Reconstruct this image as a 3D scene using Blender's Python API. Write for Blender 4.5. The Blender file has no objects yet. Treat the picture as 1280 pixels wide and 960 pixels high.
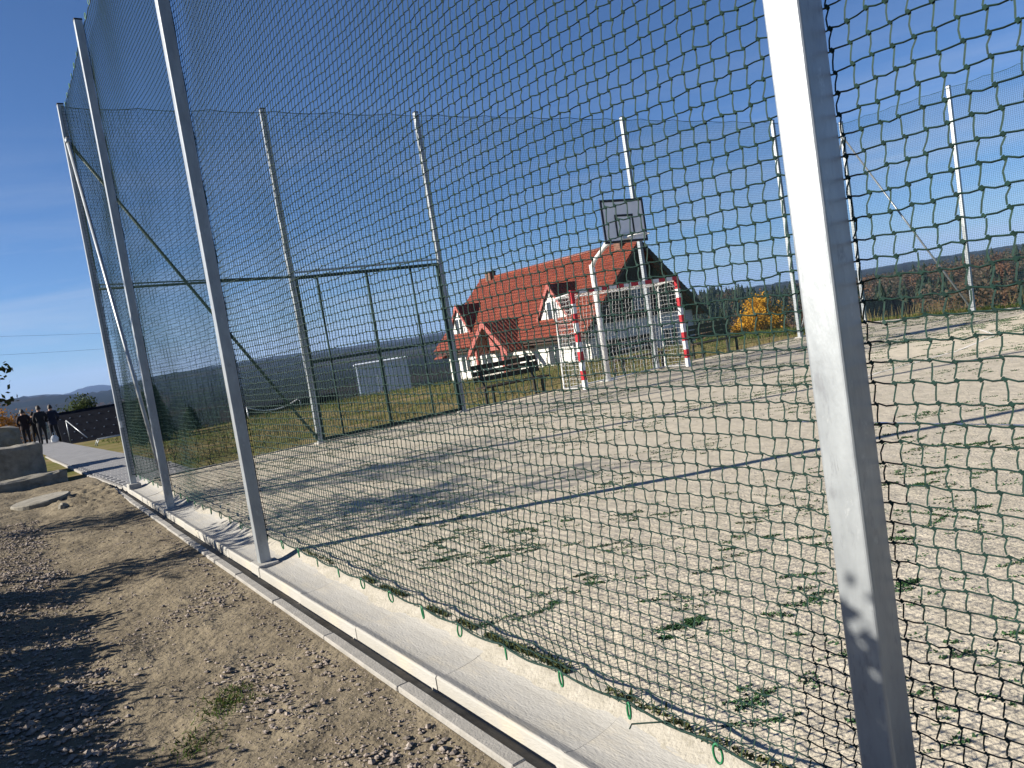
import bpy, math, random
import numpy as np
from mathutils import Vector, Matrix, noise

random.seed(7); RNG = np.random.default_rng(7)
scene = bpy.context.scene
COL = scene.collection

# ------------------------------------------------------------------ camera
CAM = Vector((-1.5873, 0.0, 1.5798))
YAW, PITCH, ROLL, FPX = 0.5790, 0.0720, -0.1561, 978.96
_f = Vector((math.sin(YAW)*math.cos(PITCH), math.cos(YAW)*math.cos(PITCH), -math.sin(PITCH)))
_r = Vector((math.cos(YAW), -math.sin(YAW), 0)); _u = _r.cross(_f)
_R = math.cos(ROLL)*_r + math.sin(ROLL)*_u
_U = -math.sin(ROLL)*_r + math.cos(ROLL)*_u
cd = bpy.data.cameras.new('camera'); cam = bpy.data.objects.new('camera', cd); COL.objects.link(cam)
cd.sensor_width = 36.0; cd.lens = 36.0*FPX/1280.0; cd.clip_start = 0.05; cd.clip_end = 60000
M = Matrix((( _R.x, _U.x, -_f.x, CAM.x), (_R.y, _U.y, -_f.y, CAM.y), (_R.z, _U.z, -_f.z, CAM.z), (0, 0, 0, 1)))
cam.matrix_world = M
scene.camera = cam

# ------------------------------------------------------------------ sky and sun
SUN_EL = math.radians(26.0); SUN_AZ = math.atan2(-0.909, 0.416)       # measured from +Y towards +X
world = bpy.data.worlds.new('World'); scene.world = world; world.use_nodes = True
wn = world.node_tree; wn.nodes.clear()
sky = wn.nodes.new('ShaderNodeTexSky'); sky.sky_type = 'NISHITA'; sky.sun_disc = False
sky.sun_elevation = SUN_EL; sky.sun_rotation = SUN_AZ; sky.altitude = 500; sky.air_density = 0.8; sky.dust_density = 0.3; sky.ozone_density = 8.0
bg = wn.nodes.new('ShaderNodeBackground'); bg.inputs['Strength'].default_value = 0.05
wo = wn.nodes.new('ShaderNodeOutputWorld')
# faint streaks of thin high cloud low over the horizon
_tc = wn.nodes.new('ShaderNodeTexCoord'); _mp = wn.nodes.new('ShaderNodeMapping'); _mp.inputs['Scale'].default_value = (1.6, 1.6, 14.0); _mp.inputs['Rotation'].default_value = (0.04, 0.03, 0.6)
_n = wn.nodes.new('ShaderNodeTexNoise'); _n.inputs['Scale'].default_value = 1.7; _n.inputs['Detail'].default_value = 7; _n.inputs['Roughness'].default_value = 0.62; _n.inputs['Distortion'].default_value = 0.4
_mr = wn.nodes.new('ShaderNodeMapRange'); _mr.inputs[1].default_value = 0.42; _mr.inputs[2].default_value = 0.78; _mr.inputs[4].default_value = 0.55
_sx = wn.nodes.new('ShaderNodeSeparateXYZ'); _el = wn.nodes.new('ShaderNodeMapRange'); _el.inputs[1].default_value = 0.30; _el.inputs[2].default_value = 0.02
_mu = wn.nodes.new('ShaderNodeMath'); _mu.operation = 'MULTIPLY'; _mx = wn.nodes.new('ShaderNodeMix'); _mx.data_type = 'RGBA'; _mx.inputs['B'].default_value = (5.6, 6.0, 6.6, 1)
wn.links.new(_tc.outputs['Generated'], _mp.inputs[0]); wn.links.new(_mp.outputs[0], _n.inputs['Vector']); wn.links.new(_n.outputs[0], _mr.inputs[0])
wn.links.new(_tc.outputs['Generated'], _sx.inputs[0]); wn.links.new(_sx.outputs['Z'], _el.inputs[0]); wn.links.new(_mr.outputs[0], _mu.inputs[0]); wn.links.new(_el.outputs[0], _mu.inputs[1])
wn.links.new(_mu.outputs[0], _mx.inputs['Factor']); wn.links.new(sky.outputs[0], _mx.inputs['A']); wn.links.new(_mx.outputs['Result'], bg.inputs[0]); wn.links.new(bg.outputs[0], wo.inputs[0])
sd = bpy.data.lights.new('sun', 'SUN'); sd.energy = 5.0; sd.angle = math.radians(0.53); sd.color = (1.0, 0.93, 0.82)
sun = bpy.data.objects.new('sun', sd); COL.objects.link(sun)
sdir = Vector((-math.sin(SUN_AZ)*math.cos(SUN_EL), -math.cos(SUN_AZ)*math.cos(SUN_EL), -math.sin(SUN_EL)))
sun.rotation_euler = sdir.to_track_quat('-Z', 'Y').to_euler(); sun.location = (-20, 10, 20)
vs = scene.view_settings; vs.view_transform = 'Standard'; vs.look = 'None'; vs.gamma = 1.0; vs.use_curve_mapping = False
vs.exposure = 1.25
cy = scene.cycles; cy.max_bounces = 6; cy.diffuse_bounces = 3; cy.glossy_bounces = 3; cy.volume_bounces = 0
cy.transparent_max_bounces = 8; cy.use_denoising = True; cy.caustics_reflective = False; cy.caustics_refractive = False

# ------------------------------------------------------------------ materials
def mat(name, base, var=None, scale=5.0, rough=0.8, metal=0.0, bump=0.0, bscale=None, detail=4.0, stretch=None, spec=0.3, ramp=(0.35, 0.65)):
    m = bpy.data.materials.new(name); m.use_nodes = True
    nt = m.node_tree; b = nt.nodes['Principled BSDF']
    b.inputs['Roughness'].default_value = rough; b.inputs['Metallic'].default_value = metal
    b.inputs['Specular IOR Level'].default_value = spec
    tc = nt.nodes.new('ShaderNodeTexCoord'); src = tc.outputs['Object']
    if stretch:
        mp = nt.nodes.new('ShaderNodeMapping'); mp.inputs['Scale'].default_value = stretch
        nt.links.new(src, mp.inputs[0]); src = mp.outputs[0]
    n = nt.nodes.new('ShaderNodeTexNoise'); n.inputs['Scale'].default_value = scale; n.inputs['Detail'].default_value = detail
    n.inputs['Roughness'].default_value = 0.65
    nt.links.new(src, n.inputs['Vector'])
    cr = nt.nodes.new('ShaderNodeValToRGB')
    cr.color_ramp.elements[0].position = ramp[0]; cr.color_ramp.elements[1].position = ramp[1]
    v = var or tuple(c*0.82 for c in base)
    cr.color_ramp.elements[0].color = (*v, 1); cr.color_ramp.elements[1].color = (*base, 1)
    nt.links.new(n.outputs[0], cr.inputs[0]); nt.links.new(cr.outputs[0], b.inputs['Base Color'])
    if bump:
        n2 = nt.nodes.new('ShaderNodeTexNoise'); n2.inputs['Scale'].default_value = bscale or scale*6; n2.inputs['Detail'].default_value = 5
        nt.links.new(src, n2.inputs['Vector'])
        bp = nt.nodes.new('ShaderNodeBump'); bp.inputs['Strength'].default_value = bump; bp.inputs['Distance'].default_value = 0.01
        nt.links.new(n2.outputs[0], bp.inputs['Height']); nt.links.new(bp.outputs[0], b.inputs['Normal'])
    m.diffuse_color = (*base, 1)
    return m

def add_layer(m, color, scale, lo, hi, stretch=None, detail=5.0, amount=1.0, coord='Object'):
    """mixes another noise-masked colour over a material made with mat()"""
    nt = m.node_tree; b = nt.nodes['Principled BSDF']
    prev = b.inputs['Base Color'].links[0].from_socket
    tc = nt.nodes.new('ShaderNodeTexCoord'); src = tc.outputs[coord]
    mp = nt.nodes.new('ShaderNodeMapping'); mp.inputs['Location'].default_value = (random.random()*50, random.random()*50, 0)
    if stretch: mp.inputs['Scale'].default_value = stretch
    nt.links.new(src, mp.inputs[0])
    n = nt.nodes.new('ShaderNodeTexNoise'); n.inputs['Scale'].default_value = scale; n.inputs['Detail'].default_value = detail
    n.inputs['Roughness'].default_value = 0.7
    nt.links.new(mp.outputs[0], n.inputs['Vector'])
    mr = nt.nodes.new('ShaderNodeMapRange'); mr.inputs[1].default_value = lo; mr.inputs[2].default_value = hi; mr.inputs[4].default_value = amount
    nt.links.new(n.outputs[0], mr.inputs[0])
    mx = nt.nodes.new('ShaderNodeMix'); mx.data_type = 'RGBA'
    nt.links.new(mr.outputs[0], mx.inputs['Factor']); nt.links.new(prev, mx.inputs['A']); mx.inputs['B'].default_value = (*color, 1)
    nt.links.new(mx.outputs['Result'], b.inputs['Base Color'])
    return m

MT = {}
MT['steel'] = mat('galvanised_steel', (0.36, 0.385, 0.40), (0.27, 0.29, 0.305), scale=9, rough=0.42, metal=0.5, bump=0.12, bscale=60, stretch=(1, 1, 0.35), spec=0.5)
add_layer(MT['steel'], (0.20, 0.21, 0.225), 26, 0.58, 0.70, stretch=(1, 1, 0.3), amount=0.7)
add_layer(MT['steel'], (0.46, 0.48, 0.49), 14, 0.60, 0.66, stretch=(1, 1, 0.6), amount=0.6, detail=9)
add_layer(MT['steel'], (0.15, 0.15, 0.15), 90, 0.68, 0.74, stretch=(1, 1, 0.12), amount=0.7)
MT['black_plastic'] = mat('black_plastic', (0.015, 0.015, 0.017), rough=0.5)
MT['cord'] = mat('green_cord', (0.008, 0.034, 0.025), (0.004, 0.018, 0.015), scale=60, rough=0.75)
MT['cord_far'] = mat('green_cord_far', (0.009, 0.040, 0.031), (0.007, 0.03, 0.024), scale=4, rough=0.8)
MT['link'] = mat('green_link', (0.015, 0.16, 0.06), (0.01, 0.11, 0.045), scale=60, rough=0.45)
MT['gate'] = mat('gate_paint', (0.012, 0.035, 0.028), rough=0.5)
MT['rail'] = mat('rail_paint', (0.018, 0.055, 0.05), rough=0.55)
MT['concrete'] = mat('concrete', (0.33, 0.32, 0.295), (0.275, 0.265, 0.24), scale=5, rough=0.9, bump=0.35, bscale=120, stretch=(1, 0.3, 1))
add_layer(MT['concrete'], (0.22, 0.205, 0.18), 9, 0.58, 0.75, stretch=(1.5, 0.2, 1), amount=0.7)
add_layer(MT['concrete'], (0.36, 0.33, 0.27), 4, 0.50, 0.66, stretch=(2.2, 0.5, 1), amount=0.8, detail=9)
add_layer(MT['concrete'], (0.16, 0.14, 0.11), 70, 0.70, 0.74, amount=0.8)
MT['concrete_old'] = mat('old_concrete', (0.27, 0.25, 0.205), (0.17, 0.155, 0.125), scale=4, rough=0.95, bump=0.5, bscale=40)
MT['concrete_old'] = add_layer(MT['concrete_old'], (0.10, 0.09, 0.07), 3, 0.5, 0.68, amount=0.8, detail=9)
MT['sand'] = mat('sanded_turf', (0.52, 0.465, 0.37), (0.41, 0.365, 0.285), scale=7, rough=0.95, bump=0.9, bscale=55, stretch=(1, 1, 1), spec=0.05, detail=8)
add_layer(MT['sand'], (0.30, 0.275, 0.22), 30, 0.55, 0.68, stretch=(1, 0.6, 1), amount=0.8)
add_layer(MT['sand'], (0.26, 0.25, 0.19), 3.5, 0.55, 0.72, stretch=(1, 1.4, 1), amount=0.55, detail=9)
add_layer(MT['sand'], (0.13, 0.14, 0.08), 48, 0.62, 0.72, stretch=(1.2, 0.5, 1), amount=0.75)
add_layer(MT['sand'], (0.42, 0.375, 0.31), 0.9, 0.52, 0.7, stretch=(0.6, 1.5, 1), amount=0.5)
def coarse_bump(m, scale, dist, strength=0.7):
    nt = m.node_tree; b = nt.nodes['Principled BSDF']; prev = b.inputs['Normal'].links[0].from_socket
    tc = nt.nodes.new('ShaderNodeTexCoord'); v = nt.nodes.new('ShaderNodeTexNoise'); v.inputs['Scale'].default_value = scale; v.inputs['Detail'].default_value = 3
    nt.links.new(tc.outputs['Object'], v.inputs['Vector']); bp = nt.nodes.new('ShaderNodeBump'); bp.inputs['Strength'].default_value = strength; bp.inputs['Distance'].default_value = dist
    nt.links.new(v.outputs[0], bp.inputs['Height']); nt.links.new(prev, bp.inputs['Normal']); nt.links.new(bp.outputs[0], b.inputs['Normal'])
coarse_bump(MT['sand'], 9, 0.04, 0.4)
MT['drift'] = mat('dusty_sand', (0.37, 0.345, 0.295), (0.29, 0.27, 0.225), scale=9, rough=0.95, bump=0.6, bscale=70, detail=9, spec=0.05)
add_layer(MT['drift'], (0.20, 0.185, 0.145), 24, 0.58, 0.70, stretch=(1, 0.5, 1), amount=0.7)
MT['turf'] = mat('artificial_turf', (0.028, 0.085, 0.024), (0.014, 0.04, 0.014), scale=14, rough=0.7)
MT['moss'] = mat('moss', (0.075, 0.085, 0.025), (0.04, 0.05, 0.018), scale=40, rough=0.95)
MT['dirt'] = mat('dirt', (0.205, 0.172, 0.120), (0.125, 0.104, 0.073), scale=2.2, rough=0.97, bump=1.0, bscale=30, spec=0.05, detail=10)
add_layer(MT['dirt'], (0.095, 0.08, 0.056), 26, 0.58, 0.70, amount=0.75)
add_layer(MT['dirt'], (0.29, 0.255, 0.195), 60, 0.62, 0.72, amount=0.8)
coarse_bump(MT['dirt'], 14, 0.03)
MT['pebble'] = mat('pebble', (0.27, 0.225, 0.19), (0.16, 0.135, 0.115), scale=18, rough=0.9)
add_layer(MT['pebble'], (0.38, 0.34, 0.30), 23, 0.58, 0.66)
MT['kerb'] = mat('kerb_concrete', (0.29, 0.275, 0.25), (0.22, 0.21, 0.19), scale=8, rough=0.92, bump=0.4, bscale=90)
MT['paver'] = mat('paving', (0.20, 0.20, 0.20), (0.15, 0.15, 0.155), scale=3, rough=0.9, bump=0.3, bscale=60)
MT['white_paint'] = mat('white_paint', (0.74, 0.74, 0.72), (0.62, 0.62, 0.60), scale=12, rough=0.5)
MT['line_white'] = mat('line_white', (0.70, 0.68, 0.64), (0.45, 0.41, 0.35), scale=14, rough=0.9)
MT['line_blue'] = mat('line_blue', (0.07, 0.11, 0.22), (0.30, 0.28, 0.25), scale=10, rough=0.9, ramp=(0.42, 0.52))
MT['red_paint'] = mat('red_paint', (0.50, 0.03, 0.04), (0.38, 0.03, 0.035), scale=12, rough=0.45)
MT['goal_net'] = mat('goal_net_cord', (0.62, 0.62, 0.60), rough=0.8)
MT['board'] = mat('backboard', (0.80, 0.81, 0.83), (0.72, 0.73, 0.76), scale=6, rough=0.4)
MT['bench_wood'] = mat('bench_wood', (0.055, 0.035, 0.022), (0.035, 0.024, 0.016), scale=14, rough=0.7, stretch=(0.15, 1, 1))
MT['black_metal'] = mat('black_metal', (0.02, 0.02, 0.02), rough=0.5)
MT['house_white'] = mat('render_white', (0.66, 0.64, 0.59), (0.58, 0.56, 0.52), scale=1.5, rough=0.9)
MT['fascia'] = mat('red_fascia', (0.34, 0.10, 0.08), (0.26, 0.07, 0.06), scale=5, rough=0.6, stretch=(1, 0.2, 1))
MT['timber'] = mat('dark_timber', (0.06, 0.035, 0.025), (0.035, 0.022, 0.018), scale=3, rough=0.7, stretch=(6, 6, 0.4))
MT['glass'] = mat('window_glass', (0.05, 0.06, 0.07), (0.03, 0.035, 0.04), scale=1, rough=0.06, spec=0.8)
MT['chimney'] = mat('chimney_brick', (0.20, 0.10, 0.07), (0.10, 0.06, 0.045), scale=4, rough=0.9)
MT['dark_roof'] = mat('dark_sheet_roof', (0.010, 0.011, 0.016), (0.007, 0.008, 0.011), scale=8, rough=0.8, spec=0.08)
MT['shed'] = mat('pale_shed', (0.66, 0.70, 0.76), (0.58, 0.63, 0.70), scale=3, rough=0.6, stretch=(1, 1, 0.2))
MT['bark'] = mat('bark', (0.075, 0.055, 0.04), (0.035, 0.027, 0.02), scale=9, rough=0.95, bump=0.7, bscale=25, stretch=(1, 1, 0.25))
def leaf_mat(name, a, b, sc=1.3):
    m = mat(name, a, b, scale=sc, rough=0.65, detail=3, ramp=(0.4, 0.6), spec=0.08)
    nt = m.node_tree; p = nt.nodes['Principled BSDF']; out = nt.nodes['Material Output']
    tr = nt.nodes.new('ShaderNodeBsdfTranslucent'); mx = nt.nodes.new('ShaderNodeMixShader'); mx.inputs[0].default_value = 0.3
    nt.links.new(p.inputs['Base Color'].links[0].from_socket, tr.inputs[0])
    nt.links.new(p.outputs[0], mx.inputs[1]); nt.links.new(tr.outputs[0], mx.inputs[2]); nt.links.new(mx.outputs[0], out.inputs[0])
    return m
MT['leaf_dark'] = leaf_mat('leaf_dark', (0.055, 0.075, 0.02), (0.03, 0.045, 0.015))
MT['leaf_yellow'] = leaf_mat('leaf_yellow', (0.55, 0.31, 0.03), (0.40, 0.20, 0.02))
MT['leaf_orange'] = leaf_mat('leaf_orange', (0.34, 0.16, 0.03), (0.20, 0.09, 0.02))
MT['needle'] = leaf_mat('needle', (0.028, 0.05, 0.02), (0.016, 0.03, 0.014))
MT['wood_brown'] = leaf_mat('wood_brown', (0.105, 0.078, 0.052), (0.065, 0.052, 0.038), 0.05)
MT['wood_rust'] = leaf_mat('wood_rust', (0.14, 0.075, 0.042), (0.10, 0.062, 0.038), 0.05)
MT['wood_conifer'] = leaf_mat('wood_conifer', (0.040, 0.054, 0.032), (0.026, 0.038, 0.025), 0.05)
MT['grass'] = leaf_mat('grass', (0.085, 0.125, 0.025), (0.05, 0.085, 0.018), 0.8)
MT['grass_dry'] = leaf_mat('grass_dry', (0.21, 0.165, 0.075), (0.13, 0.105, 0.05), 0.8)
MT['skin'] = mat('skin', (0.45, 0.27, 0.20), rough=0.6)
MT['hair'] = mat('hair', (0.03, 0.022, 0.016), rough=0.6)
for k, c in (('coat_black', (0.012, 0.012, 0.014)), ('coat_maroon', (0.018, 0.008, 0.009)), ('coat_navy', (0.012, 0.015, 0.03)), ('coat_brown', (0.014, 0.012, 0.011))):
    MT[k] = mat(k, c, scale=20, rough=0.85)
MT['trouser'] = mat('trouser', (0.018, 0.018, 0.022), scale=20, rough=0.9)
MT['bag'] = mat('white_bag', (0.72, 0.72, 0.70), rough=0.6)

def tile_mat():
    m = bpy.data.materials.new('clay_tiles'); m.use_nodes = True; nt = m.node_tree; b = nt.nodes['Principled BSDF']
    b.inputs['Roughness'].default_value = 0.6
    tc = nt.nodes.new('ShaderNodeTexCoord')
    br = nt.nodes.new('ShaderNodeTexBrick'); br.inputs['Scale'].default_value = 1.0; br.offset = 0.0
    br.inputs['Brick Width'].default_value = 0.30; br.inputs['Row Height'].default_value = 0.34; br.inputs['Mortar Size'].default_value = 0.03; br.inputs['Mortar Smooth'].default_value = 0.4
    br.inputs['Color1'].default_value = (0.30, 0.058, 0.020, 1); br.inputs['Color2'].default_value = (0.21, 0.036, 0.015, 1); br.inputs['Mortar'].default_value = (0.07, 0.013, 0.008, 1)
    nt.links.new(tc.outputs['Object'], br.inputs[0])
    n = nt.nodes.new('ShaderNodeTexNoise'); n.inputs['Scale'].default_value = 0.7; n.inputs['Detail'].default_value = 6; nt.links.new(tc.outputs['Object'], n.inputs['Vector'])
    mx = nt.nodes.new('ShaderNodeMix'); mx.data_type = 'RGBA'; mx.blend_type = 'MULTIPLY'; mx.inputs['Factor'].default_value = 0.35
    nt.links.new(br.outputs[0], mx.inputs['A']); nt.links.new(n.outputs[0], mx.inputs['B']); nt.links.new(mx.outputs['Result'], b.inputs['Base Color'])
    w = nt.nodes.new('ShaderNodeTexWave'); w.inputs['Scale'].default_value = 1.05; w.bands_direction = 'X'; w.inputs['Distortion'].default_value = 0
    nt.links.new(tc.outputs['Object'], w.inputs[0])
    ad = nt.nodes.new('ShaderNodeMath'); ad.operation = 'SUBTRACT'; nt.links.new(w.outputs['Fac'], ad.inputs[0]); nt.links.new(br.outputs['Fac'], ad.inputs[1])
    bp = nt.nodes.new('ShaderNodeBump'); bp.inputs['Strength'].default_value = 0.8; bp.inputs['Distance'].default_value = 0.05
    nt.links.new(ad.outputs[0], bp.inputs['Height']); nt.links.new(bp.outputs[0], b.inputs['Normal'])
    return m
MT['tiles'] = tile_mat()

def ground_mat():
    m = mat('ground', (0.20, 0.155, 0.085), (0.10, 0.105, 0.035), scale=0.55, rough=0.97, bump=0.8, bscale=9, detail=8, ramp=(0.42, 0.6), spec=0.0)
    add_layer(m, (0.075, 0.095, 0.028), 0.16, 0.50, 0.62, amount=0.6)
    add_layer(m, (0.13, 0.10, 0.065), 7, 0.52, 0.66, amount=0.6)
    nt = m.node_tree; b = nt.nodes['Principled BSDF']; near = b.inputs['Base Color'].links[0].from_socket
    tc = nt.nodes.new('ShaderNodeTexCoord')
    n1 = nt.nodes.new('ShaderNodeTexNoise'); n1.inputs['Scale'].default_value = 0.0016; n1.inputs['Detail'].default_value = 8; n1.inputs['Roughness'].default_value = 0.6
    nt.links.new(tc.outputs['Object'], n1.inputs['Vector'])
    cr = nt.nodes.new('ShaderNodeValToRGB'); e = cr.color_ramp.elements
    e[0].position = 0.50; e[0].color = (0.014, 0.018, 0.015, 1); e[1].position = 0.74; e[1].color = (0.10, 0.09, 0.045, 1)
    x = e.new(0.58); x.color = (0.03, 0.025, 0.018, 1); x = e.new(0.65); x.color = (0.05, 0.06, 0.022, 1)
    nt.links.new(n1.outputs[0], cr.inputs[0])
    ln = nt.nodes.new('ShaderNodeVectorMath'); ln.operation = 'LENGTH'; nt.links.new(tc.outputs['Object'], ln.inputs[0])
    mr = nt.nodes.new('ShaderNodeMapRange'); mr.inputs[1].default_value = 90; mr.inputs[2].default_value = 260; nt.links.new(ln.outputs['Value'], mr.inputs[0])
    mx = nt.nodes.new('ShaderNodeMix'); mx.data_type = 'RGBA'; nt.links.new(mr.outputs[0], mx.inputs['Factor'])
    nt.links.new(near, mx.inputs['A']); nt.links.new(cr.outputs[0], mx.inputs['B']); nt.links.new(mx.outputs['Result'], b.inputs['Base Color'])
    return m
MT['ground'] = ground_mat()

# ------------------------------------------------------------------ mesh helpers
class MB:
    def __init__(s): s.v = []; s.f = []; s.mi = []; s.sm = []
    def add(s, vs_, fs, mi=0, smooth=False):
        o = len(s.v); s.v += [tuple(p) for p in vs_]; s.f += [tuple(i+o for i in f) for f in fs]; s.mi += [mi]*len(fs); s.sm += [smooth]*len(fs)
    def box(s, x0, x1, y0, y1, z0, z1, mi=0, bev=0.0):
        if bev <= 0:
            s.add([(x0,y0,z0),(x1,y0,z0),(x1,y1,z0),(x0,y1,z0),(x0,y0,z1),(x1,y0,z1),(x1,y1,z1),(x0,y1,z1)],
                  [(0,3,2,1),(4,5,6,7),(0,1,5,4),(1,2,6,5),(2,3,7,6),(3,0,4,7)], mi)
        else:
            b = bev
            ring = lambda z, i: [(x0+i,y0+b,z),(x0+b,y0+i,z),(x1-b,y0+i,z),(x1-i,y0+b,z),(x1-i,y1-b,z),(x1-b,y1-i,z),(x0+b,y1-i,z),(x0+i,y1-b,z)]
            R_ = [ring(z0, b), ring(z0+b, 0), ring(z1-b, 0), ring(z1, b)]
            vs_ = [p for r in R_ for p in r]; fs = []
            for k in range(3):
                for i in range(8): fs.append((k*8+i, k*8+(i+1) % 8, (k+1)*8+(i+1) % 8, (k+1)*8+i))
            fs.append(tuple(reversed(range(8)))); fs.append(tuple(range(24, 32)))
            s.add(vs_, fs, mi)
    def tube(s, pts, r, n=8, mi=0, caps=True, smooth=True, up=None):
        pts = [Vector(p) for p in pts]; rs = r if isinstance(r, (list, tuple)) else [r]*len(pts)
        vs_ = []; fs = []; prev = None
        for i, p in enumerate(pts):
            t = (pts[min(i+1, len(pts)-1)] - pts[max(i-1, 0)]).normalized()
            if prev is None:
                a = Vector(up) if up else (Vector((0,0,1)) if abs(t.z) < 0.9 else Vector((1,0,0)))
            else: a = prev
            a = (a - t*a.dot(t)).normalized(); prev = a; b = t.cross(a)
            for k in range(n):
                an = 2*math.pi*(k+0.5)/n; q = p + (a*math.cos(an) + b*math.sin(an))*rs[i]
                vs_.append(q)
        for i in range(len(pts)-1):
            for k in range(n): fs.append((i*n+k, i*n+(k+1) % n, (i+1)*n+(k+1) % n, (i+1)*n+k))
        if caps: fs.append(tuple(reversed(range(n)))); fs.append(tuple(range((len(pts)-1)*n, len(pts)*n)))
        s.add(vs_, fs, mi, smooth)
    def bar(s, a, b, w, mi=0):                      # square tube between two points
        s.tube([a, b], w*0.7071, 4, mi, smooth=False)
    def prism(s, poly, a0, a1, axis='y', mi=0):     # poly of (p,q) extruded along an axis
        n = len(poly)
        f = {'y': lambda p, q, t: (p, t, q), 'x': lambda p, q, t: (t, p, q), 'z': lambda p, q, t: (p, q, t)}[axis]
        vs_ = [f(p, q, a0) for p, q in poly] + [f(p, q, a1) for p, q in poly]
        fs = [tuple(range(n)), tuple(reversed(range(n, 2*n)))] + [(i, n+i, n+(i+1) % n, (i+1) % n) for i in range(n)]
        s.add(vs_, fs, mi)
    def mesh(s, name, mats):
        me = bpy.data.meshes.new(name); me.from_pydata([tuple(p) for p in s.v], [], s.f)
        for m in (mats if isinstance(mats, (list, tuple)) else [mats]): me.materials.append(m)
        me.polygons.foreach_set('material_index', s.mi); me.polygons.foreach_set('use_smooth', s.sm)
        import bmesh
        bm = bmesh.new(); bm.from_mesh(me); bmesh.ops.recalc_face_normals(bm, faces=bm.faces); bm.to_mesh(me); bm.free()
        me.update(); return me
    def build(s, name, mats, parent=None, loc=(0,0,0), rot=None):
        return link(name, s.mesh(name, mats), parent, loc, rot)

def link(name, me, parent=None, loc=(0,0,0), rot=None, scale=None):
    o = bpy.data.objects.new(name, me); COL.objects.link(o); o.parent = parent; o.location = loc
    if rot: o.rotation_euler = rot
    if scale: o.scale = scale
    return o
def empty(name, loc=(0,0,0), rz=0.0):
    o = bpy.data.objects.new(name, None); COL.objects.link(o); o.location = loc; o.rotation_euler = (0,0,rz); o.empty_display_size = 0.2
    return o
def tag(o, label=None, cat=None, group=None, kind=None):
    if label: o['label'] = label
    if cat: o['category'] = cat
    if group: o['group'] = group
    if kind: o['kind'] = kind
    return o
def copy_tree(o, parent=None):
    c = o.copy(); COL.objects.link(c); c.parent = parent
    for ch in list(o.children): copy_tree(ch, c)
    return c
def np_mesh(name, V, F, mats, mi=None, smooth=False):
    V = np.asarray(V, dtype=np.float32); F = np.asarray(F, dtype=np.int32); k = F.shape[1]
    me = bpy.data.meshes.new(name); me.vertices.add(len(V)); me.vertices.foreach_set('co', V.ravel())
    me.loops.add(F.size); me.loops.foreach_set('vertex_index', F.ravel())
    me.polygons.add(len(F)); me.polygons.foreach_set('loop_start', np.arange(0, F.size, k, dtype=np.int32))
    try: me.polygons.foreach_set('loop_total', np.full(len(F), k, dtype=np.int32))
    except Exception: pass
    for m in (mats if isinstance(mats, (list, tuple)) else [mats]): me.materials.append(m)
    if mi is not None: me.polygons.foreach_set('material_index', np.asarray(mi, dtype=np.int32))
    me.polygons.foreach_set('use_smooth', np.full(len(F), smooth, dtype=bool))
    me.update(calc_edges=True); me.validate(); return me

def seg_tubes(P0, P1, r, n=3):
    P0 = np.asarray(P0, float); P1 = np.asarray(P1, float); N = len(P0)
    T = P1-P0; T /= np.maximum(np.linalg.norm(T, axis=1, keepdims=True), 1e-9)
    ref = np.where(np.abs(T[:, 2:3]) < 0.8, np.array([[0, 0, 1.0]]), np.array([[1.0, 0, 0]]))
    A = np.cross(T, ref); A /= np.linalg.norm(A, axis=1, keepdims=True); B = np.cross(T, A)
    r = np.broadcast_to(np.asarray(r, float), (N,))[:, None]
    V = np.zeros((N, 2*n, 3))
    for k in range(n):
        an = 2*math.pi*k/n; off = (A*math.cos(an)+B*math.sin(an))*r
        V[:, k] = P0+off; V[:, n+k] = P1+off
    base = (np.arange(N)*2*n)[:, None]
    F = np.concatenate([base+np.array([[k, (k+1) % n, n+(k+1) % n, n+k]]) for k in range(n)], 0)
    return V.reshape(-1, 3), F

def smooth_noise(shape, sig, rng):
    a = rng.normal(size=shape)
    k = np.exp(-np.arange(-3*sig, 3*sig+1)**2/(2*sig*sig)); k /= k.sum()
    for ax in range(len(shape)): a = np.apply_along_axis(lambda m: np.convolve(np.pad(m, 3*sig, mode='wrap'), k, 'valid'), ax, a)
    return a/(a.std()+1e-9)

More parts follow.
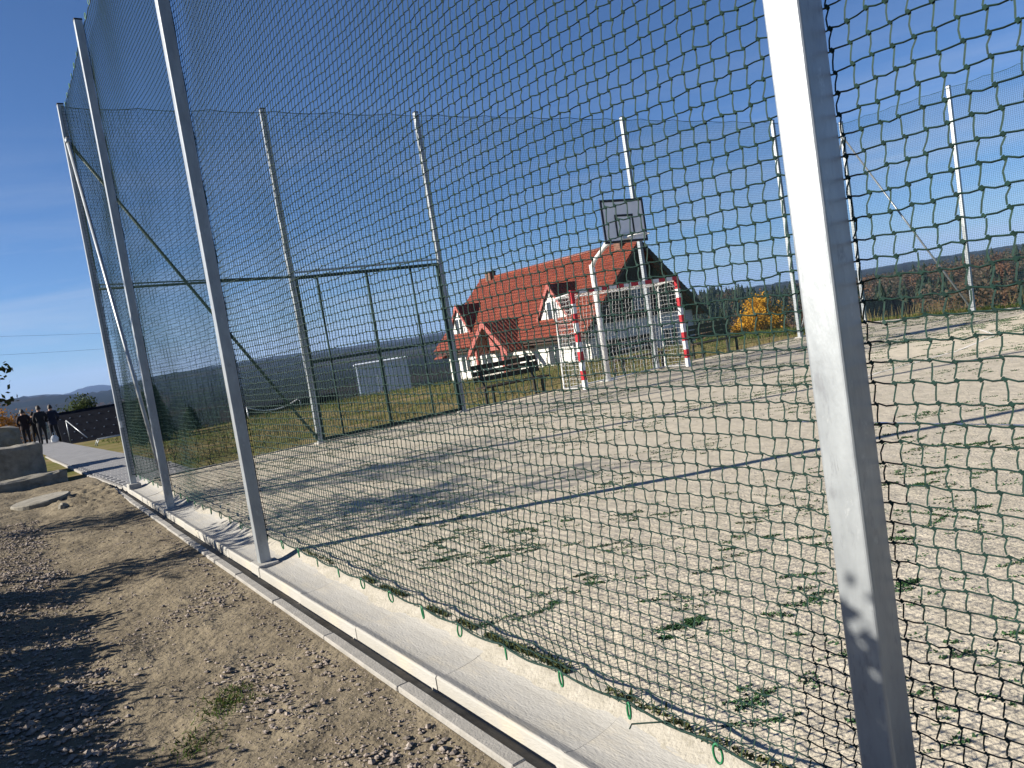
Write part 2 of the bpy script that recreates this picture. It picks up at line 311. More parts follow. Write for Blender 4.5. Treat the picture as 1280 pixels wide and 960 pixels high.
def net_mesh(name, width, z0, z1, cell, r, material, seed, mid=True, knots=True, wob=0.004, bulge=0.01, n=3):
    """knotted square netting hanging in the local u (=X) / z plane, v (=Y) across"""
    rng = np.random.default_rng(seed)
    nu = max(2, round(width/cell)); nz = max(2, round((z1-z0)/cell))
    U, Z = np.meshgrid(np.linspace(0, width, nu+1), np.linspace(z0, z1, nz+1), indexing='ij')
    lf = smooth_noise(U.shape, 7, rng); lf2 = smooth_noise(U.shape, 9, rng); lf3 = smooth_noise(U.shape, 10, rng)
    edge = np.minimum(1, np.minimum(U, width-U)/0.25)*np.minimum(1, np.minimum(Z-z0, z1-Z)/0.2)
    P = np.stack([U + lf*0.006*edge + rng.normal(size=U.shape)*wob*0.5*(edge > 0), lf3*bulge*edge, Z + lf2*0.007*edge + rng.normal(size=U.shape)*wob*0.5*(edge > 0)], -1)
    A = []; B = []
    if mid:
        ke = np.array([0.0042, 0.0, -0.0050])
        Pt = P - ke; Pb = P + ke                      # each knot is a small slanting lump: upper and lower end
        Pl = P + np.array([-0.003, 0.0, -0.0015]); Pr = P + np.array([0.003, 0.0, 0.0015])
    else: Pt = Pb = Pl = Pr = P
    def seg(p, q, perp):
        p = p.reshape(-1, 3); q = q.reshape(-1, 3)
        if mid:
            c = (p+q)/2; c = c + perp*(rng.normal(size=(len(p), 1))*wob*0.42 - wob*0.15)
            A.extend([p, c]); B.extend([c, q])
        else: A.append(p); B.append(q)
    seg(Pt[:, :-1], Pb[:, 1:], np.array([[1.0, 0.3, 0]]))
    seg(Pr[:-1], Pl[1:], np.array([[0, 0.3, 1.0]]))
    V, F = seg_tubes(np.concatenate(A), np.concatenate(B), r, n)
    if knots and mid:
        kv, kf = seg_tubes((Pt-ke*-0.25).reshape(-1, 3), (Pb-ke*0.25+rng.normal(size=Pb.shape)*0.0008).reshape(-1, 3), rng.uniform(0.0034, 0.0050, P.shape[0]*P.shape[1]), 4)
        kf = kf+len(V); V = np.concatenate([V, kv]); F = np.concatenate([F, kf])
    elif knots:
        c = P.reshape(-1, 3); kr = r*2.1
        O = np.array([(1,0,0),(-1,0,0),(0,1,0),(0,-1,0),(0,0,1.1),(0,0,-1.1)])*kr
        kv = (c[:, None, :]+O[None]).reshape(-1, 3); o = len(V)+(np.arange(len(c))*6)[:, None]
        # octahedron as four quads (two triangles each) so that all faces are quads
        kf = np.concatenate([o+np.array([[4, 0, 5, 2]]), o+np.array([[4, 2, 5, 1]]), o+np.array([[4, 1, 5, 3]]), o+np.array([[4, 3, 5, 0]])], 0)
        V = np.concatenate([V, kv]); F = np.concatenate([F, kf])
    return np_mesh(name, V, F, material)

# ------------------------------------------------------------------ terrain
POST = 0.09; H = 6.0
S1, S2, S3, S4 = 1.078, 6.485, 10.596, 13.715         # posts of the near fence along y
B1, B2, B3, B4, W = 3.11, 6.13, 11.561, 17.06, 20.22   # posts of the back fence along x
COURT_Z = 0.05
def softmax0(a, k=1.5): return math.log1p(math.exp(min(40, a/k)))*k if a/k < 40 else a
def terrain(x, y):
    d = math.hypot(x, y); th = math.degrees(math.atan2(x, y))
    z = -0.10 - 0.016*max(0.0, min(y, 60)-17.0)
    s = max(softmax0(y-(33 if x > 3 else 48)), softmax0(0.66*x+0.75*y-33.0), softmax0(x-24.0))
    drop = 30*(1-math.exp(-0.16*s/30))
    z -= drop
    z += 0.05*noise.noise((x*0.35, y*0.35, 3.0))*min(1, d/20) if (y > 14.5 or x > 21 or x < -3) else 0
    if d > 60 and (y > 0 or x > 20):
        f = min(1, (d-60)/200)
        z += f*4.0*noise.noise((x*0.008, y*0.008, 1.3))
        # the wooded rise on the right
        wr = max(0, min(1, (th-36)/10)); rise = max(0, min(1, (d-230)/520))
        z += wr*rise*rise*(3-2*rise)*(22+6*noise.noise((th*0.06, 7.7, 0)))
        # far ranges
        for (dd, wd, hh, ph) in ((3300, 900, 60, 0.0), (5600, 1200, 92, 4.0), (9000, 1500, 74, 9.0)):
            g = math.exp(-((d-dd)/wd)**2)
            hgt = hh*(0.85+0.30*noise.noise((th*0.055, ph, 0.2))+0.10*noise.noise((th*0.3, ph, 4.2)))
            if dd == 9000: hgt += 44*math.exp(-((th-5.4)/1.2)**2)
            elif dd == 5600: hgt *= 1-0.72*math.exp(-((th-5.4)/2.0)**2)
            else: hgt *= 1-0.5*math.exp(-((th-5.4)/2.6)**2)
            z += g*(hgt*(1 if th < 34 else max(0.3, 1-(th-34)*0.06)) + 7*noise.noise((th*5.0, d*0.004, ph)) + 5*noise.noise((th*13.0, d*0.01, ph)))
    return z

rings = [0.0]; r = 0.8
while r < 13000: rings.append(r); r *= 1.055
ANG = [math.radians(a) for a in list(np.arange(-14, 92, 0.25)) + list(np.arange(92, 346, 2.0))]; NA = len(ANG)
vs_ = []; fs = []
for i, r in enumerate(rings):
    for k in range(NA):
        a = ANG[k]; x = r*math.sin(a); y = r*math.cos(a); vs_.append((x, y, terrain(x, y)))
for i in range(len(rings)-1):
    for k in range(NA): fs.append((i*NA+k, (i+1)*NA+k, (i+1)*NA+(k+1) % NA, i*NA+(k+1) % NA))
g = link('ground', np_mesh('ground', vs_, fs, MT['ground'], smooth=True)); tag(g, kind='structure')

# court: sand-filled artificial turf
def court_h(x, y): return COURT_Z + 0.006*noise.noise((x*1.3, y*1.3, 0.5)) + 0.004*noise.noise((x*4, y*4, 2.5))
xs = np.concatenate([np.arange(0.245, 8, 0.1), np.arange(8, 20.31, 0.25), [20.33]]); ys = np.arange(-5, 13.85, 0.14)
vs_ = [(x, y, court_h(x, y)) for y in ys for x in xs]; nx = len(xs)
fs = [(j*nx+i, j*nx+i+1, (j+1)*nx+i+1, (j+1)*nx+i) for j in range(len(ys)-1) for i in range(nx-1)]
tag(link('court', np_mesh('court', vs_, fs, MT['sand'], smooth=True)), kind='structure')

def strip(name, pts, width, z, material):
    mb = MB()
    for (a, b) in zip(pts[:-1], pts[1:]):
        a = Vector((*a, 0)); b = Vector((*b, 0)); t = (b-a).normalized(); nrm = Vector((-t.y, t.x, 0))*width/2
        k = max(1, int((b-a).length/0.12))
        vs_ = []
        for i in range(k+1):
            p = a+(b-a)*i/k
            for sgn in (-1, 1):
                q = p+nrm*sgn*(0.85+0.3*random.random()); vs_.append((q.x, q.y, court_h(q.x, q.y)+z))
        mb.add(vs_, [(2*i, 2*i+2, 2*i+3, 2*i+1) for i in range(k)])
    o = mb.build(name, material); tag(o, kind='structure'); return o
strip('court_marking', [(15.25, 8.15), (13.72, 7.1), (11.5, 6.72), (9.0, 6.78)], 0.055, 0.004, MT['line_white'])
strip('court_marking', [(5.69, 5.6), (5.69, 1.2)], 0.05, 0.005, MT['line_blue'])
strip('court_marking', [(12.6, 11.5), (12.6, 9.6), (15.0, 9.0)], 0.05, 0.004, MT['line_white'])

# dirt verge outside the fence
def dirt_h(x, y):
    e = max(0.0, min(1.0, (-0.27-x)/0.35))
    heap = max(0.0, min(1.0, (-1.35-x+0.25*noise.noise((y*0.8, 1.0, 0)))/0.8))
    b = 0.035*noise.noise((x*1.1, y*1.1, 0)) + 0.022*noise.noise((x*3.7, y*3.7, 5)) + 0.012*noise.noise((x*11, y*11, 9))
    clod = min(1.0, 2*max(0.0, 1-math.hypot((x+0.6)/0.8, (y-14.4)/2.2)))*(0.05+0.05*max(0, noise.noise((x*5, y*3.5, 3)))+0.035*noise.noise((x*13, y*9, 3))+0.03*noise.noise((x*31, y*24, 3)))
    return -0.046 + e*(b-0.008) + heap*0.09 + clod
xs = np.concatenate([np.arange(-9, -2.6, 0.2), np.arange(-2.6, -0.24, 0.04)]); xs[-1] = -0.249
ys = np.concatenate([np.arange(-2, 12, 0.05), np.arange(12, 18.6, 0.08)])
nx = len(xs)
vs_ = [(x, y, dirt_h(x, y) - max(0, y-17)*0.04) for y in ys for x in xs]
fs = [(j*nx+i, j*nx+i+1, (j+1)*nx+i+1, (j+1)*nx+i) for j in range(len(ys)-1) for i in range(nx-1)]
tag(link('dirt_verge', np_mesh('dirt_verge', vs_, fs, MT['dirt'], smooth=True)), kind='structure')

# kerb: edging stones laid end to end
kerb = MB(); kerb.box(-0.247, -0.188, -1.2, 14.4, -0.25, -0.088)
kerb = kerb.build('kerb', MT['kerb']); tag(kerb, kind='structure')
mb = MB(); mb.box(-0.0325, 0.0325, 0.004, 0.996, -0.22, 0.0, bev=0.006); km = mb.mesh('kerb_stone', MT['kerb'])
for i in range(16):
    link('kerb_stone', km, kerb, (-0.2175+random.uniform(-.004, .004), -1.55+i*1.0, -0.022+random.uniform(-.004, .004)), (0, random.uniform(-.02, .02), random.uniform(-.004, .004)))
# drainage gutter: dished concrete elements
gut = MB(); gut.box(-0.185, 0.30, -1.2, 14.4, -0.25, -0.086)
gut = gut.build('gutter', MT['concrete_old']); tag(gut, kind='structure')  # slot floor darker than the elements: kerb shadow deepened by colour
prof = [(-0.086, -0.22), (-0.086, -0.012), (-0.083, -0.006), (-0.077, -0.003), (-0.070, -0.004), (-0.034, -0.0145), (-0.022, -0.0155), (0.03, -0.014), (0.08, -0.009), (0.13, -0.001), (0.17, 0.010), (0.205, 0.024), (0.235, 0.038), (0.25, 0.044), (0.275, 0.047), (0.275, -0.22)]
mb = MB(); mb.prism(prof, 0.001, 0.999, 'y'); gm = mb.mesh('gutter_element', MT['concrete'])
for i in range(16):
    link('gutter_element', gm, gut, (random.uniform(-.004, .004), -1.65+i*1.0, random.uniform(-.003, .003)), (0, 0, random.uniform(-.004, .004)))
# court sand spilling over the inner edge of the gutter
def gut_z(x):
    P_ = prof[1:-1]
    for (xa, za), (xb, zb) in zip(P_[:-1], P_[1:]):
        if xa <= x <= xb: return za+(zb-za)*(x-xa)/max(1e-6, xb-xa)
    return 0.047
vs_ = []; ys = np.arange(-1.2, 13.7, 0.03)
for y in ys:
    x0 = 0.175+0.05*noise.noise((y*1.6, 0.3, 7))+0.025*noise.noise((y*7, 0.3, 2))+0.012*noise.noise((y*23, 0.3, 2))
    for k in range(7):
        x = x0+(0.31-x0)*k/6; t = k/6
        vs_.append((x, y, gut_z(min(x, 0.274))-0.002+0.007*min(1, t*2)*(0.7+0.5*noise.noise((x*20, y*9, 5)))*(1 if k < 6 else 0.2)))
fs = [(j*7+i, j*7+i+1, (j+1)*7+i+1, (j+1)*7+i) for j in range(len(ys)-1) for i in range(6)]
tag(link('sand_drift', np_mesh('sand_drift', vs_, fs, MT['drift'], smooth=True)), kind='structure')
# back and side edging of the court
kb = MB(); kb.box(0.3, 20.45, 13.86, 13.90, -0.2, 0.0); kb.box(20.41, 20.45, -5, 13.86, -0.2, 0.0)
kb = kb.build('court_kerb', MT['kerb']); tag(kb, kind='structure')
for i in range(20): link('kerb_stone', km, kb, (0.32+1.0*i+1.0, 13.88+random.uniform(-.006, .006), 0.062+random.uniform(-.006, .006)), (0, 0, math.pi/2))
for i in range(19): link('kerb_stone', km, kb, (20.43, -5.0+1.0*i-0.12, 0.06), (0, 0, 0))

# path of paving blocks
def path_z(y): return -0.055 - 0.016*max(0.0, y-17.0)
xs = np.linspace(-0.22, 1.15, 12); ys = np.arange(14.05, 52, 0.4)
def path_x(t, y): return (-0.20 + t*1.35) + (-0.02*(y-18) if y > 18 else 0) + (max(0, 18-y)*0.05)*(1-t)
vs_ = [(path_x(i/11, y), y, path_z(y)) for y in ys for i in range(12)]
fs = [(j*12+i, j*12+i+1, (j+1)*12+i+1, (j+1)*12+i) for j in range(len(ys)-1) for i in range(11)]
path = link('path', np_mesh('path', vs_, fs, MT['paver'])); tag(path, kind='structure')
mb = MB(); mb.box(-0.097, 0.097, -0.097, 0.097, -0.05, 0.012, bev=0.005); pm = mb.mesh('paver', MT['paver'])
cnt = 0
for j in range(44):
    y = 14.2 + j*0.2
    for i in range(6):
        x0 = path_x(0, y) + 0.12 + i*0.2 + (0.1 if j % 2 else 0)
        if x0 > path_x(1, y)-0.08 or cnt >= 260: continue
        cnt += 1; link('paver', pm, path, (x0, y, path_z(y)+random.uniform(-.002, .002)))
mb = MB(); mb.box(-0.03, 0.03, 0.004, 0.996, -0.2, 0.0, bev=0.005); pk = mb.mesh('path_kerb_stone', MT['kerb'])
for i in range(16):
    y = 14.4+i*1.0; x = path_x(0, y+0.5)-0.03
    link('path_kerb_stone', pk, path, (x, y, path_z(y+0.5)+0.012), (-0.016 if y > 17 else 0, 0, math.atan2(path_x(0, y)-path_x(0, y+1), 1.0)))

# ------------------------------------------------------------------ ball fences
def rounded_square(w, r_, n=3):
    out = []
    for cx, cy_, a0 in ((1, 1, 0), (-1, 1, 90), (-1, -1, 180), (1, -1, 270)):
        for k in range(n+1):
            a = math.radians(a0+90*k/n); out.append((cx*(w/2-r_)+r_*math.cos(a), cy_*(w/2-r_)+r_*math.sin(a)))
    return out
def post_mesh():
    mb = MB(); sec = rounded_square(POST, 0.008); n = len(sec); levels = [-0.3]+[i*0.5 for i in range(13)]
    vs_ = [(x, y, z) for z in levels for x, y in sec]
    fs = [(j*n+i, j*n+(i+1) % n, (j+1)*n+(i+1) % n, (j+1)*n+i) for j in range(len(levels)-1) for i in range(n)]
    fs.append(tuple(range((len(levels)-1)*n, len(levels)*n)))
    mb.add(vs_, fs); return mb.mesh('post', MT['steel'])
POSTM = post_mesh()
mb = MB(); mb.box(-POST/2-.003, POST/2+.003, -POST/2-.003, POST/2+.003, 6.0, 6.022, bev=0.006); CAPM = mb.mesh('cap', MT['black_plastic'])
mb = MB(); mb.box(-0.09, 0.09, -0.13, 0.12, -0.2, 0.012, bev=0.01); FOOTM = mb.mesh('footing', MT['concrete'])
def post(parent, x, y, foot=True):
    p = link('post', POSTM, parent, (x, y, 0)); link('cap', CAPM, p)
    if foot: link('footing', FOOTM, p, (0, 0, -0.004 if x < 0.1 and y < 13 else 0.055))
    return p
def brace(parent, a, b, m='steel'):
    mb = MB(); mb.tube([a, b], 0.026, 10); 
    for p, q in ((a, b), (b, a)):
        d = (Vector(q)-Vector(p)).normalized(); mb.tube([Vector(p)-d*0.05, Vector(p)+d*0.06], 0.034, 10)
    return mb.build('brace', MT[m], parent)
def rope_pts(L, z, step, sag, seed, amp=0.006):
    rg = random.Random(seed); out = []; n = int(L/step); ph = 0
    for i in range(n+1):
        for k in range(6):
            t = k/6; s_ = (i+t)*step
            if s_ > L: break
            out.append((s_, z + sag*(1-4*t*(1-t)) - sag*0.5 + rg.uniform(-amp, amp)*0.25, 0.006*math.sin(s_*3.1+seed)))
    out.append((L, z, 0)); return out
def ring_link_mesh(name, lw, lh, r_):
    mb = MB(); pts = []
    for k in range(17):
        a = 2*math.pi*k/16; pts.append((0, math.cos(a)*lw, -lh*0.8+math.sin(a)*lh))
    mb.tube(pts, r_, 6, caps=False); return mb.mesh(name, MT['link'])
LINKM = ring_link_mesh('net_hook', 0.014, 0.032, 0.0042)
LINKS = ring_link_mesh('net_hook_small', 0.016, 0.036, 0.005)

near = empty('ball_fence', (0, 0, 0))
tag(near, 'tall green net fence on thick galvanised posts nearest the viewer, beside gutter', 'fence', 'net fences round the court')
for y in (S1, S2, S3, S4): post(near, 0, y)
post(near, 0, -4.3)
NX = 0.056
def near_bay(y0, y1, seed, detail):
    me = net_mesh('net', y1-y0, 0.21, 5.93, 0.0465, 0.0023, MT['cord'] if detail else MT['cord_far'], seed, mid=detail, knots=detail, wob=0.0042 if detail else 0.003, bulge=0.018)
    return link('net', me, near, (NX, y1, 0), (0, 0, -math.pi/2))
near_bay(-1.3, S1, 11, True); near_bay(S1, S2, 12, True); near_bay(S2, S3, 13, False)
PANEL_S = net_mesh('net_short_panel', 3.12, 0.21, 5.93, 0.0465, 0.0023, MT['cord_far'], 21, mid=False, knots=False, wob=0.003, bulge=0.02)
PANEL_L = net_mesh('net_long_panel', 5.45, 0.21, 5.93, 0.0465, 0.0023, MT['cord_far'], 22, mid=False, knots=False, wob=0.003, bulge=0.02)
link('net', PANEL_S, near, (NX, S4, 0), (0, 0, -math.pi/2))
for nm, z, sag, r_ in (('bottom_rope', 0.212, 0.022, 0.0045), ('top_rope', 5.95, 0.03, 0.005)):
    mb = MB(); mb.tube([(NX+w_, S4-s_, zz) for s_, zz, w_ in rope_pts(S4+1.3, z, 0.40, sag, 3)], r_, 6); mb.build(nm, MT['cord'], near)
for i in range(37):                                    # links on the bottom rope
    y = S4-0.02-i*0.40
    if y < -1: break
    link('net_hook', LINKM, near, (NX, y, 0.212), (random.uniform(-.25, .25), 0, random.uniform(-.5, .5)))
for i in range(0, 26):                                 # hooks on the top rope
    link('net_hook', LINKS, near, (NX, S4-0.15-i*0.40, 6.0), (0, 0, random.uniform(-.6, .6)))
for y in (S1, S2, S3, S4):                             # lashing of the net to each post
    mb = MB(); mb.tube([(NX+0.004*math.sin(k*1.7), y+POST/2+0.004 if False else y+0.002*math.sin(k*2.3), 0.2+k*0.12) for k in range(49)], 0.0035, 5); mb.build('lacing', MT['cord'], near)
mb = MB(); mb.tube([(NX, 1.92, 0.21), (NX-0.02, 1.99, 0.19), (NX-0.05, 2.03, 0.185), (NX-0.07, 2.02, 0.18)], 0.003, 5)
mb.build('rope_end', MT['cord'], near)
brace(near, (0.0, S4-0.05, 5.45), (0.0, S3+0.06, 0.12))
mb = MB(); mb.box(-0.02, 0.03, -0.004, 0.004, -0.05, 0.05, bev=0.002); mb.build('lock_plate', MT['white_paint'], near, (-0.02, S4-0.052, 1.02))

back = empty('ball_fence', (0, S4, 0))
tag(back, 'green net fence with gate along the far end behind the goal', 'fence', 'net fences round the court')
for x in (B1, B2, B3, B4, W): post(back, x, 0)
BY = -0.056
link('net', PANEL_S, back, (0.0, BY, 0), None, ((B1)/3.12, 1, 1))
UP = net_mesh('net_above_gate', 3.02, 3.06, 5.93, 0.0465, 0.0023, MT['cord_far'], 31, mid=False, knots=False)
link('net', UP, back, (B1, BY, 0))
link('net', PANEL_L, back, (B2, BY, 0), None, ((B3-B2)/5.45, 1, 1))
link('net', PANEL_L, back, (B4, BY, 0), (0, 0, math.pi), ((B4-B3)/5.45, 1, 1)).location = (B4, BY, 0)
link('net', PANEL_S, back, (B4, BY, 0), None, ((W-B4)/3.12, 1, 1))
mb = MB(); mb.tube([(s_, BY+w_, zz) for s_, zz, w_ in rope_pts(W, 5.94, 1.1, 0.04, 5)], 0.006, 5); mb.build('top_rope', MT['cord_far'], back)
mb = MB(); mb.tube([(s_, BY+w_, zz) for s_, zz, w_ in rope_pts(B1, 0.2, 0.4, 0.02, 6)], 0.005, 5); mb.tube([(B2+s_, BY+w_, zz) for s_, zz, w_ in rope_pts(W-B2, 0.2, 0.4, 0.02, 7)], 0.005, 5); mb.build('bottom_rope', MT['cord_far'], back)
for dz in (0.0, 0.11):
    mb = MB(); mb.tube([(0.04, BY-0.02, 3.09+dz*0.6+0.06), (B1-0.04, BY-0.02, 3.05+dz*0.1)], 0.021 if dz == 0 else 0.012, 8); mb.build('rail', MT['rail'], back)
brace(back, (0.05, 0.0, 5.38), (B1-0.05, 0.0, 0.16), 'rail'); brace(back, (W-0.05, 0, 5.5), (B4+0.05, 0, 0.16))  # left brace in dark rail paint: shade on the steel put into its colour
# gate in the back fence
gate = empty('gate', ((B1+B2)/2, S4, 0)); tag(gate, 'dark green framed net gate between two posts of the far fence', 'gate')
gw = (B2-B1)/2-0.07
mb = MB()
for z in (0.11, 3.03): mb.bar((-gw-.025, 0, z), (gw+.025, 0, z), 0.055)
for s_ in (-1, 1): mb.bar((s_*gw, 0.001, 0.14), (s_*gw, 0.001, 3.0), 0.055)
mb.build('frame', MT['gate'], gate)
mb = MB(); mb.bar((-gw+.03, 0.002, 1.51), (gw-.03, 0.002, 1.51), 0.05); mb.build('crossbar', MT['gate'], gate)
for x in (-1.05, -0.085, 0.84):
    mb = MB(); mb.bar((x, -0.003, 0.14), (x, -0.003, 3.0), 0.03 if abs(x) > .5 else 0.042); mb.build('upright', MT['gate'], gate)
mb = MB(); mb.bar((-gw, 0.0, 3.13), (gw, 0.0, 3.13), 0.03); mb.build('top_rail', MT['steel'], gate)
GN = net_mesh('gate_net', 2*gw, 0.12, 3.02, 0.0465, 0.0018, MT['cord_far'], 33, mid=False, knots=False)
link('net', GN, gate, (-gw, -0.034, 0))
for z in (0.5, 1.5, 2.6):
    mb = MB(); mb.tube([(gw+.045, 0, z-.07), (gw+.045, 0, z+.07)], 0.02, 8); mb.build('hinge', MT['steel'], gate)

right = empty('ball_fence', (W, 0, 0))
tag(right, 'green net fence with white posts along the right side before the woods', 'fence', 'net fences round the court')
ry = [S4-3.11, S4-8.5, S4-13.9]
for y in ry: post(right, 0, y)
for (ya, yb) in ((S4, ry[0]), (ry[0], ry[1]), (ry[1], ry[2])):
    L = ya-yb; P_ = PANEL_S if L < 4 else PANEL_L
    link('net', P_, right, (-0.056, ya, 0), (0, 0, -math.pi/2), (L/(3.12 if L < 4 else 5.45), 1, 1))
mb = MB(); mb.tube([(-0.056+w_, S4-s_, zz) for s_, zz, w_ in rope_pts(13.9, 5.94, 0.8, 0.04, 8)], 0.006, 5); mb.build('top_rope', MT['cord_far'], right)
mb = MB(); mb.tube([(-0.056+w_, S4-s_, zz) for s_, zz, w_ in rope_pts(13.9, 0.2, 0.4, 0.02, 9)], 0.005, 5); mb.build('bottom_rope', MT['cord_far'], right)
brace(right, (0, S4-0.05, 5.5), (0, ry[0]+0.05, 0.16))

# ------------------------------------------------------------------ goal
GX0, GX1, GY = 8.64, 11.64, 12.83
goal = empty('football_goal', ((GX0+GX1)/2, GY, COURT_Z)); tag(goal, 'red and white striped small football goal with white net before the far fence', 'goal')
gw2 = (GX1-GX0)/2+0.04
def striped(p0, p1, w, bands, first):
    mb = MB(); p0 = Vector(p0); p1 = Vector(p1)
    for i in range(bands):
        a = p0.lerp(p1, i/bands); b = p0.lerp(p1, (i+1)/bands)
        d = (p1-p0).normalized(); mb.bar(a, b, w, (i+first) % 2)
    return mb
for s_ in (-1, 1):
    mb = striped((s_*gw2, 0, 0), (s_*gw2, 0, 2.0), 0.085, 10, 0); mb.build('goalpost', [MT['white_paint'], MT['red_paint']], goal)
mb = striped((-gw2-.0425, 0, 2.043), (gw2+.0425, 0, 2.043), 0.084, 15, 1); mb.build('crossbar', [MT['white_paint'], MT['red_paint']], goal)
for s_ in (-1, 1):
    mb = MB(); mb.tube([(s_*gw2, 0.04, 2.02), (s_*gw2, 0.55, 1.98), (s_*gw2, 0.62, 1.9), (s_*gw2, 0.74, 0.03), (s_*gw2, 0.04, 0.03)], 0.018, 8); mb.build('side_frame', MT['white_paint'], goal)
    mb = MB(); mb.tube([(s_*gw2, 0.03, 1.82), (s_*(gw2-0.28), 0.0, 2.01)], 0.012, 6); mb.build('corner_strut', MT['white_paint'], goal)
for (y, z) in ((0.58, 1.96), (0.74, 0.03)):
    mb = MB(); mb.tube([(-gw2, y, z), (gw2, y, z)], 0.016, 8); mb.build('rear_bar', MT['white_paint'], goal)
A = []; B = []
def sheet(o, du, dv, nu, nv, sag):
    o, du, dv = map(np.array, (o, du, dv)); nrm = np.cross(du, dv); nrm = nrm/np.linalg.norm(nrm)
    G = np.array([[o+du*i/nu+dv*j/nv + nrm*sag*math.sin(math.pi*i/nu)*math.sin(math.pi*j/nv) + RNG.normal(size=3)*0.008 for j in range(nv+1)] for i in range(nu+1)])
    A.append(G[:-1].reshape(-1, 3)); B.append(G[1:].reshape(-1, 3)); A.append(G[:, :-1].reshape(-1, 3)); B.append(G[:, 1:].reshape(-1, 3))
sheet((-gw2, 0.03, 2.0), (2*gw2, 0, 0), (0, 0.55, -0.04), 32, 6, -0.02)
sheet((-gw2, 0.60, 1.95), (2*gw2, 0, 0), (0, 0.15, -1.92), 32, 20, 0.06)
for s_ in (-1, 1): sheet((s_*gw2, 0.03, 0.03), (0, 0.66, 0), (0, 0, 1.95), 7, 20, 0.02)
V, F = seg_tubes(np.concatenate(A), np.concatenate(B), 0.0035, 3); link('net', np_mesh('goal_net', V, F, MT['goal_net']), goal)

# ------------------------------------------------------------------ basketball stand
bs = empty('basketball_stand', (9.84, 13.52, COURT_Z)); tag(bs, 'white steel basketball stand with grey black-edged backboard and hoop behind the goal', 'basketball stand')
mb = MB(); mb.tube([(0, 0, 0), (0, 0, 2.62)], 0.062, 14); mb.box(-0.15, 0.15, -0.15, 0.15, 0.0, 0.02); mb.build('pole', MT['white_paint'], bs)
mb = MB(); mb.tube([(0, 0.0, 2.56), (0, -0.12, 2.70), (0, -0.55, 2.95), (0.0, -1.16, 3.18)], 0.05, 10); mb.build('arm', MT['white_paint'], bs)
mb = MB(); mb.tube([(0, -0.35, 2.86), (0, -1.18, 3.55)], 0.016, 8); mb.tube([(0, -0.75, 3.03), (-0.35, -1.19, 3.5)], 0.014, 8); mb.tube([(0, -0.75, 3.03), (0.35, -1.19, 3.5)], 0.014, 8); mb.build('strut', MT['white_paint'], bs)
BBY = -1.24
bb = MB(); bb.box(-0.6, 0.6, BBY, BBY+0.03, 2.90, 3.80, bev=0.004); bb = bb.build('backboard', MT['board'], bs)
mb = MB(); w_ = 0.05
mb.box(-0.6, 0.6, BBY-.006, BBY-.001, 3.80-w_, 3.80); mb.box(-0.6, 0.6, BBY-.006, BBY-.001, 2.90, 2.90+w_)
mb.box(-0.6, -0.6+w_, BBY-.006, BBY-.001, 2.90+w_, 3.80-w_); mb.box(0.6-w_, 0.6, BBY-.006, BBY-.001, 2.90+w_, 3.80-w_); mb.build('border_line', MT['black_metal'], bb)
mb = MB(); w_ = 0.045
mb.box(-0.26, 0.26, BBY-.006, BBY-.001, 3.44, 3.44+w_); mb.box(-0.26, 0.26, BBY-.006, BBY-.001, 3.03, 3.03+w_)
mb.box(-0.26, -0.26+w_, BBY-.006, BBY-.001, 3.03+w_, 3.44); mb.box(0.26-w_, 0.26, BBY-.006, BBY-.001, 3.03+w_, 3.44); mb.build('target_square', MT['black_metal'], bb)
mb = MB(); mb.tube([(0.225*math.cos(a), BBY-0.36+0.225*math.sin(a), 2.99) for a in np.linspace(0, 2*math.pi, 25)], 0.012, 6, caps=False)
hoop = mb.build('hoop', MT['white_paint'], bs)
mb = MB(); mb.box(-0.09, 0.09, BBY-0.15, BBY-0.008, 2.96, 2.985); mb.box(-0.09, 0.09, BBY-0.02, BBY-0.008, 2.985, 3.1); mb.build('bracket', MT['white_paint'], hoop)

# ------------------------------------------------------------------ benches outside the far fence
def make_bench(L=1.75):
    root = empty('park_bench', (0, 0, 0))
    for k in range(3):
        mb = MB(); mb.box(-L/2, L/2, 0.02+k*0.14, 0.14+k*0.14, 0.415, 0.45, bev=0.006); mb.build('seat_slat', MT['bench_wood'], root)
    for k in range(3):
        z = 0.55+k*0.135; y = 0.44+k*0.035
        mb = MB(); mb.add([(x, y+dy+(zz-z)*0.26, zz) for x in (-L/2, L/2) for dy, zz in ((0, z), (0.035, z), (0.035, z+0.105), (0, z+0.105))],
                          [(0,1,2,3), (7,6,5,4), (0,4,5,1), (1,5,6,2), (2,6,7,3), (3,7,4,0)]); mb.build('back_slat', MT['bench_wood'], root)
    for x in (-L/2+0.22, L/2-0.22):
        mb = MB(); mb.bar((x, 0.08, -0.2), (x, 0.08, 0.415), 0.05); mb.build('leg', MT['black_metal'], root)
        mb = MB(); mb.tube([(x, 0.40, -0.2), (x, 0.41, 0.42), (x, 0.56, 0.93)], 0.032, 4, smooth=False); mb.build('leg', MT['black_metal'], root)
    return root
b0 = make_bench()
spots = [((7.93, 14.25), 'dark slatted bench left of the goal, fully visible behind the fence'),
         ((11.75, 14.3), 'dark slatted bench directly behind the white goal net'),
         ((14.6, 14.35), 'dark slatted bench right of the goal, near the yellow trees')]
for i, ((x, y), lb) in enumerate(spots):
    o = b0 if i == 0 else copy_tree(b0)
    o.location = (x, y, -0.06); o.rotation_euler = (0, 0, (-0.02, 0.01, -0.03)[i]); tag(o, lb, 'bench', 'benches behind the far fence')

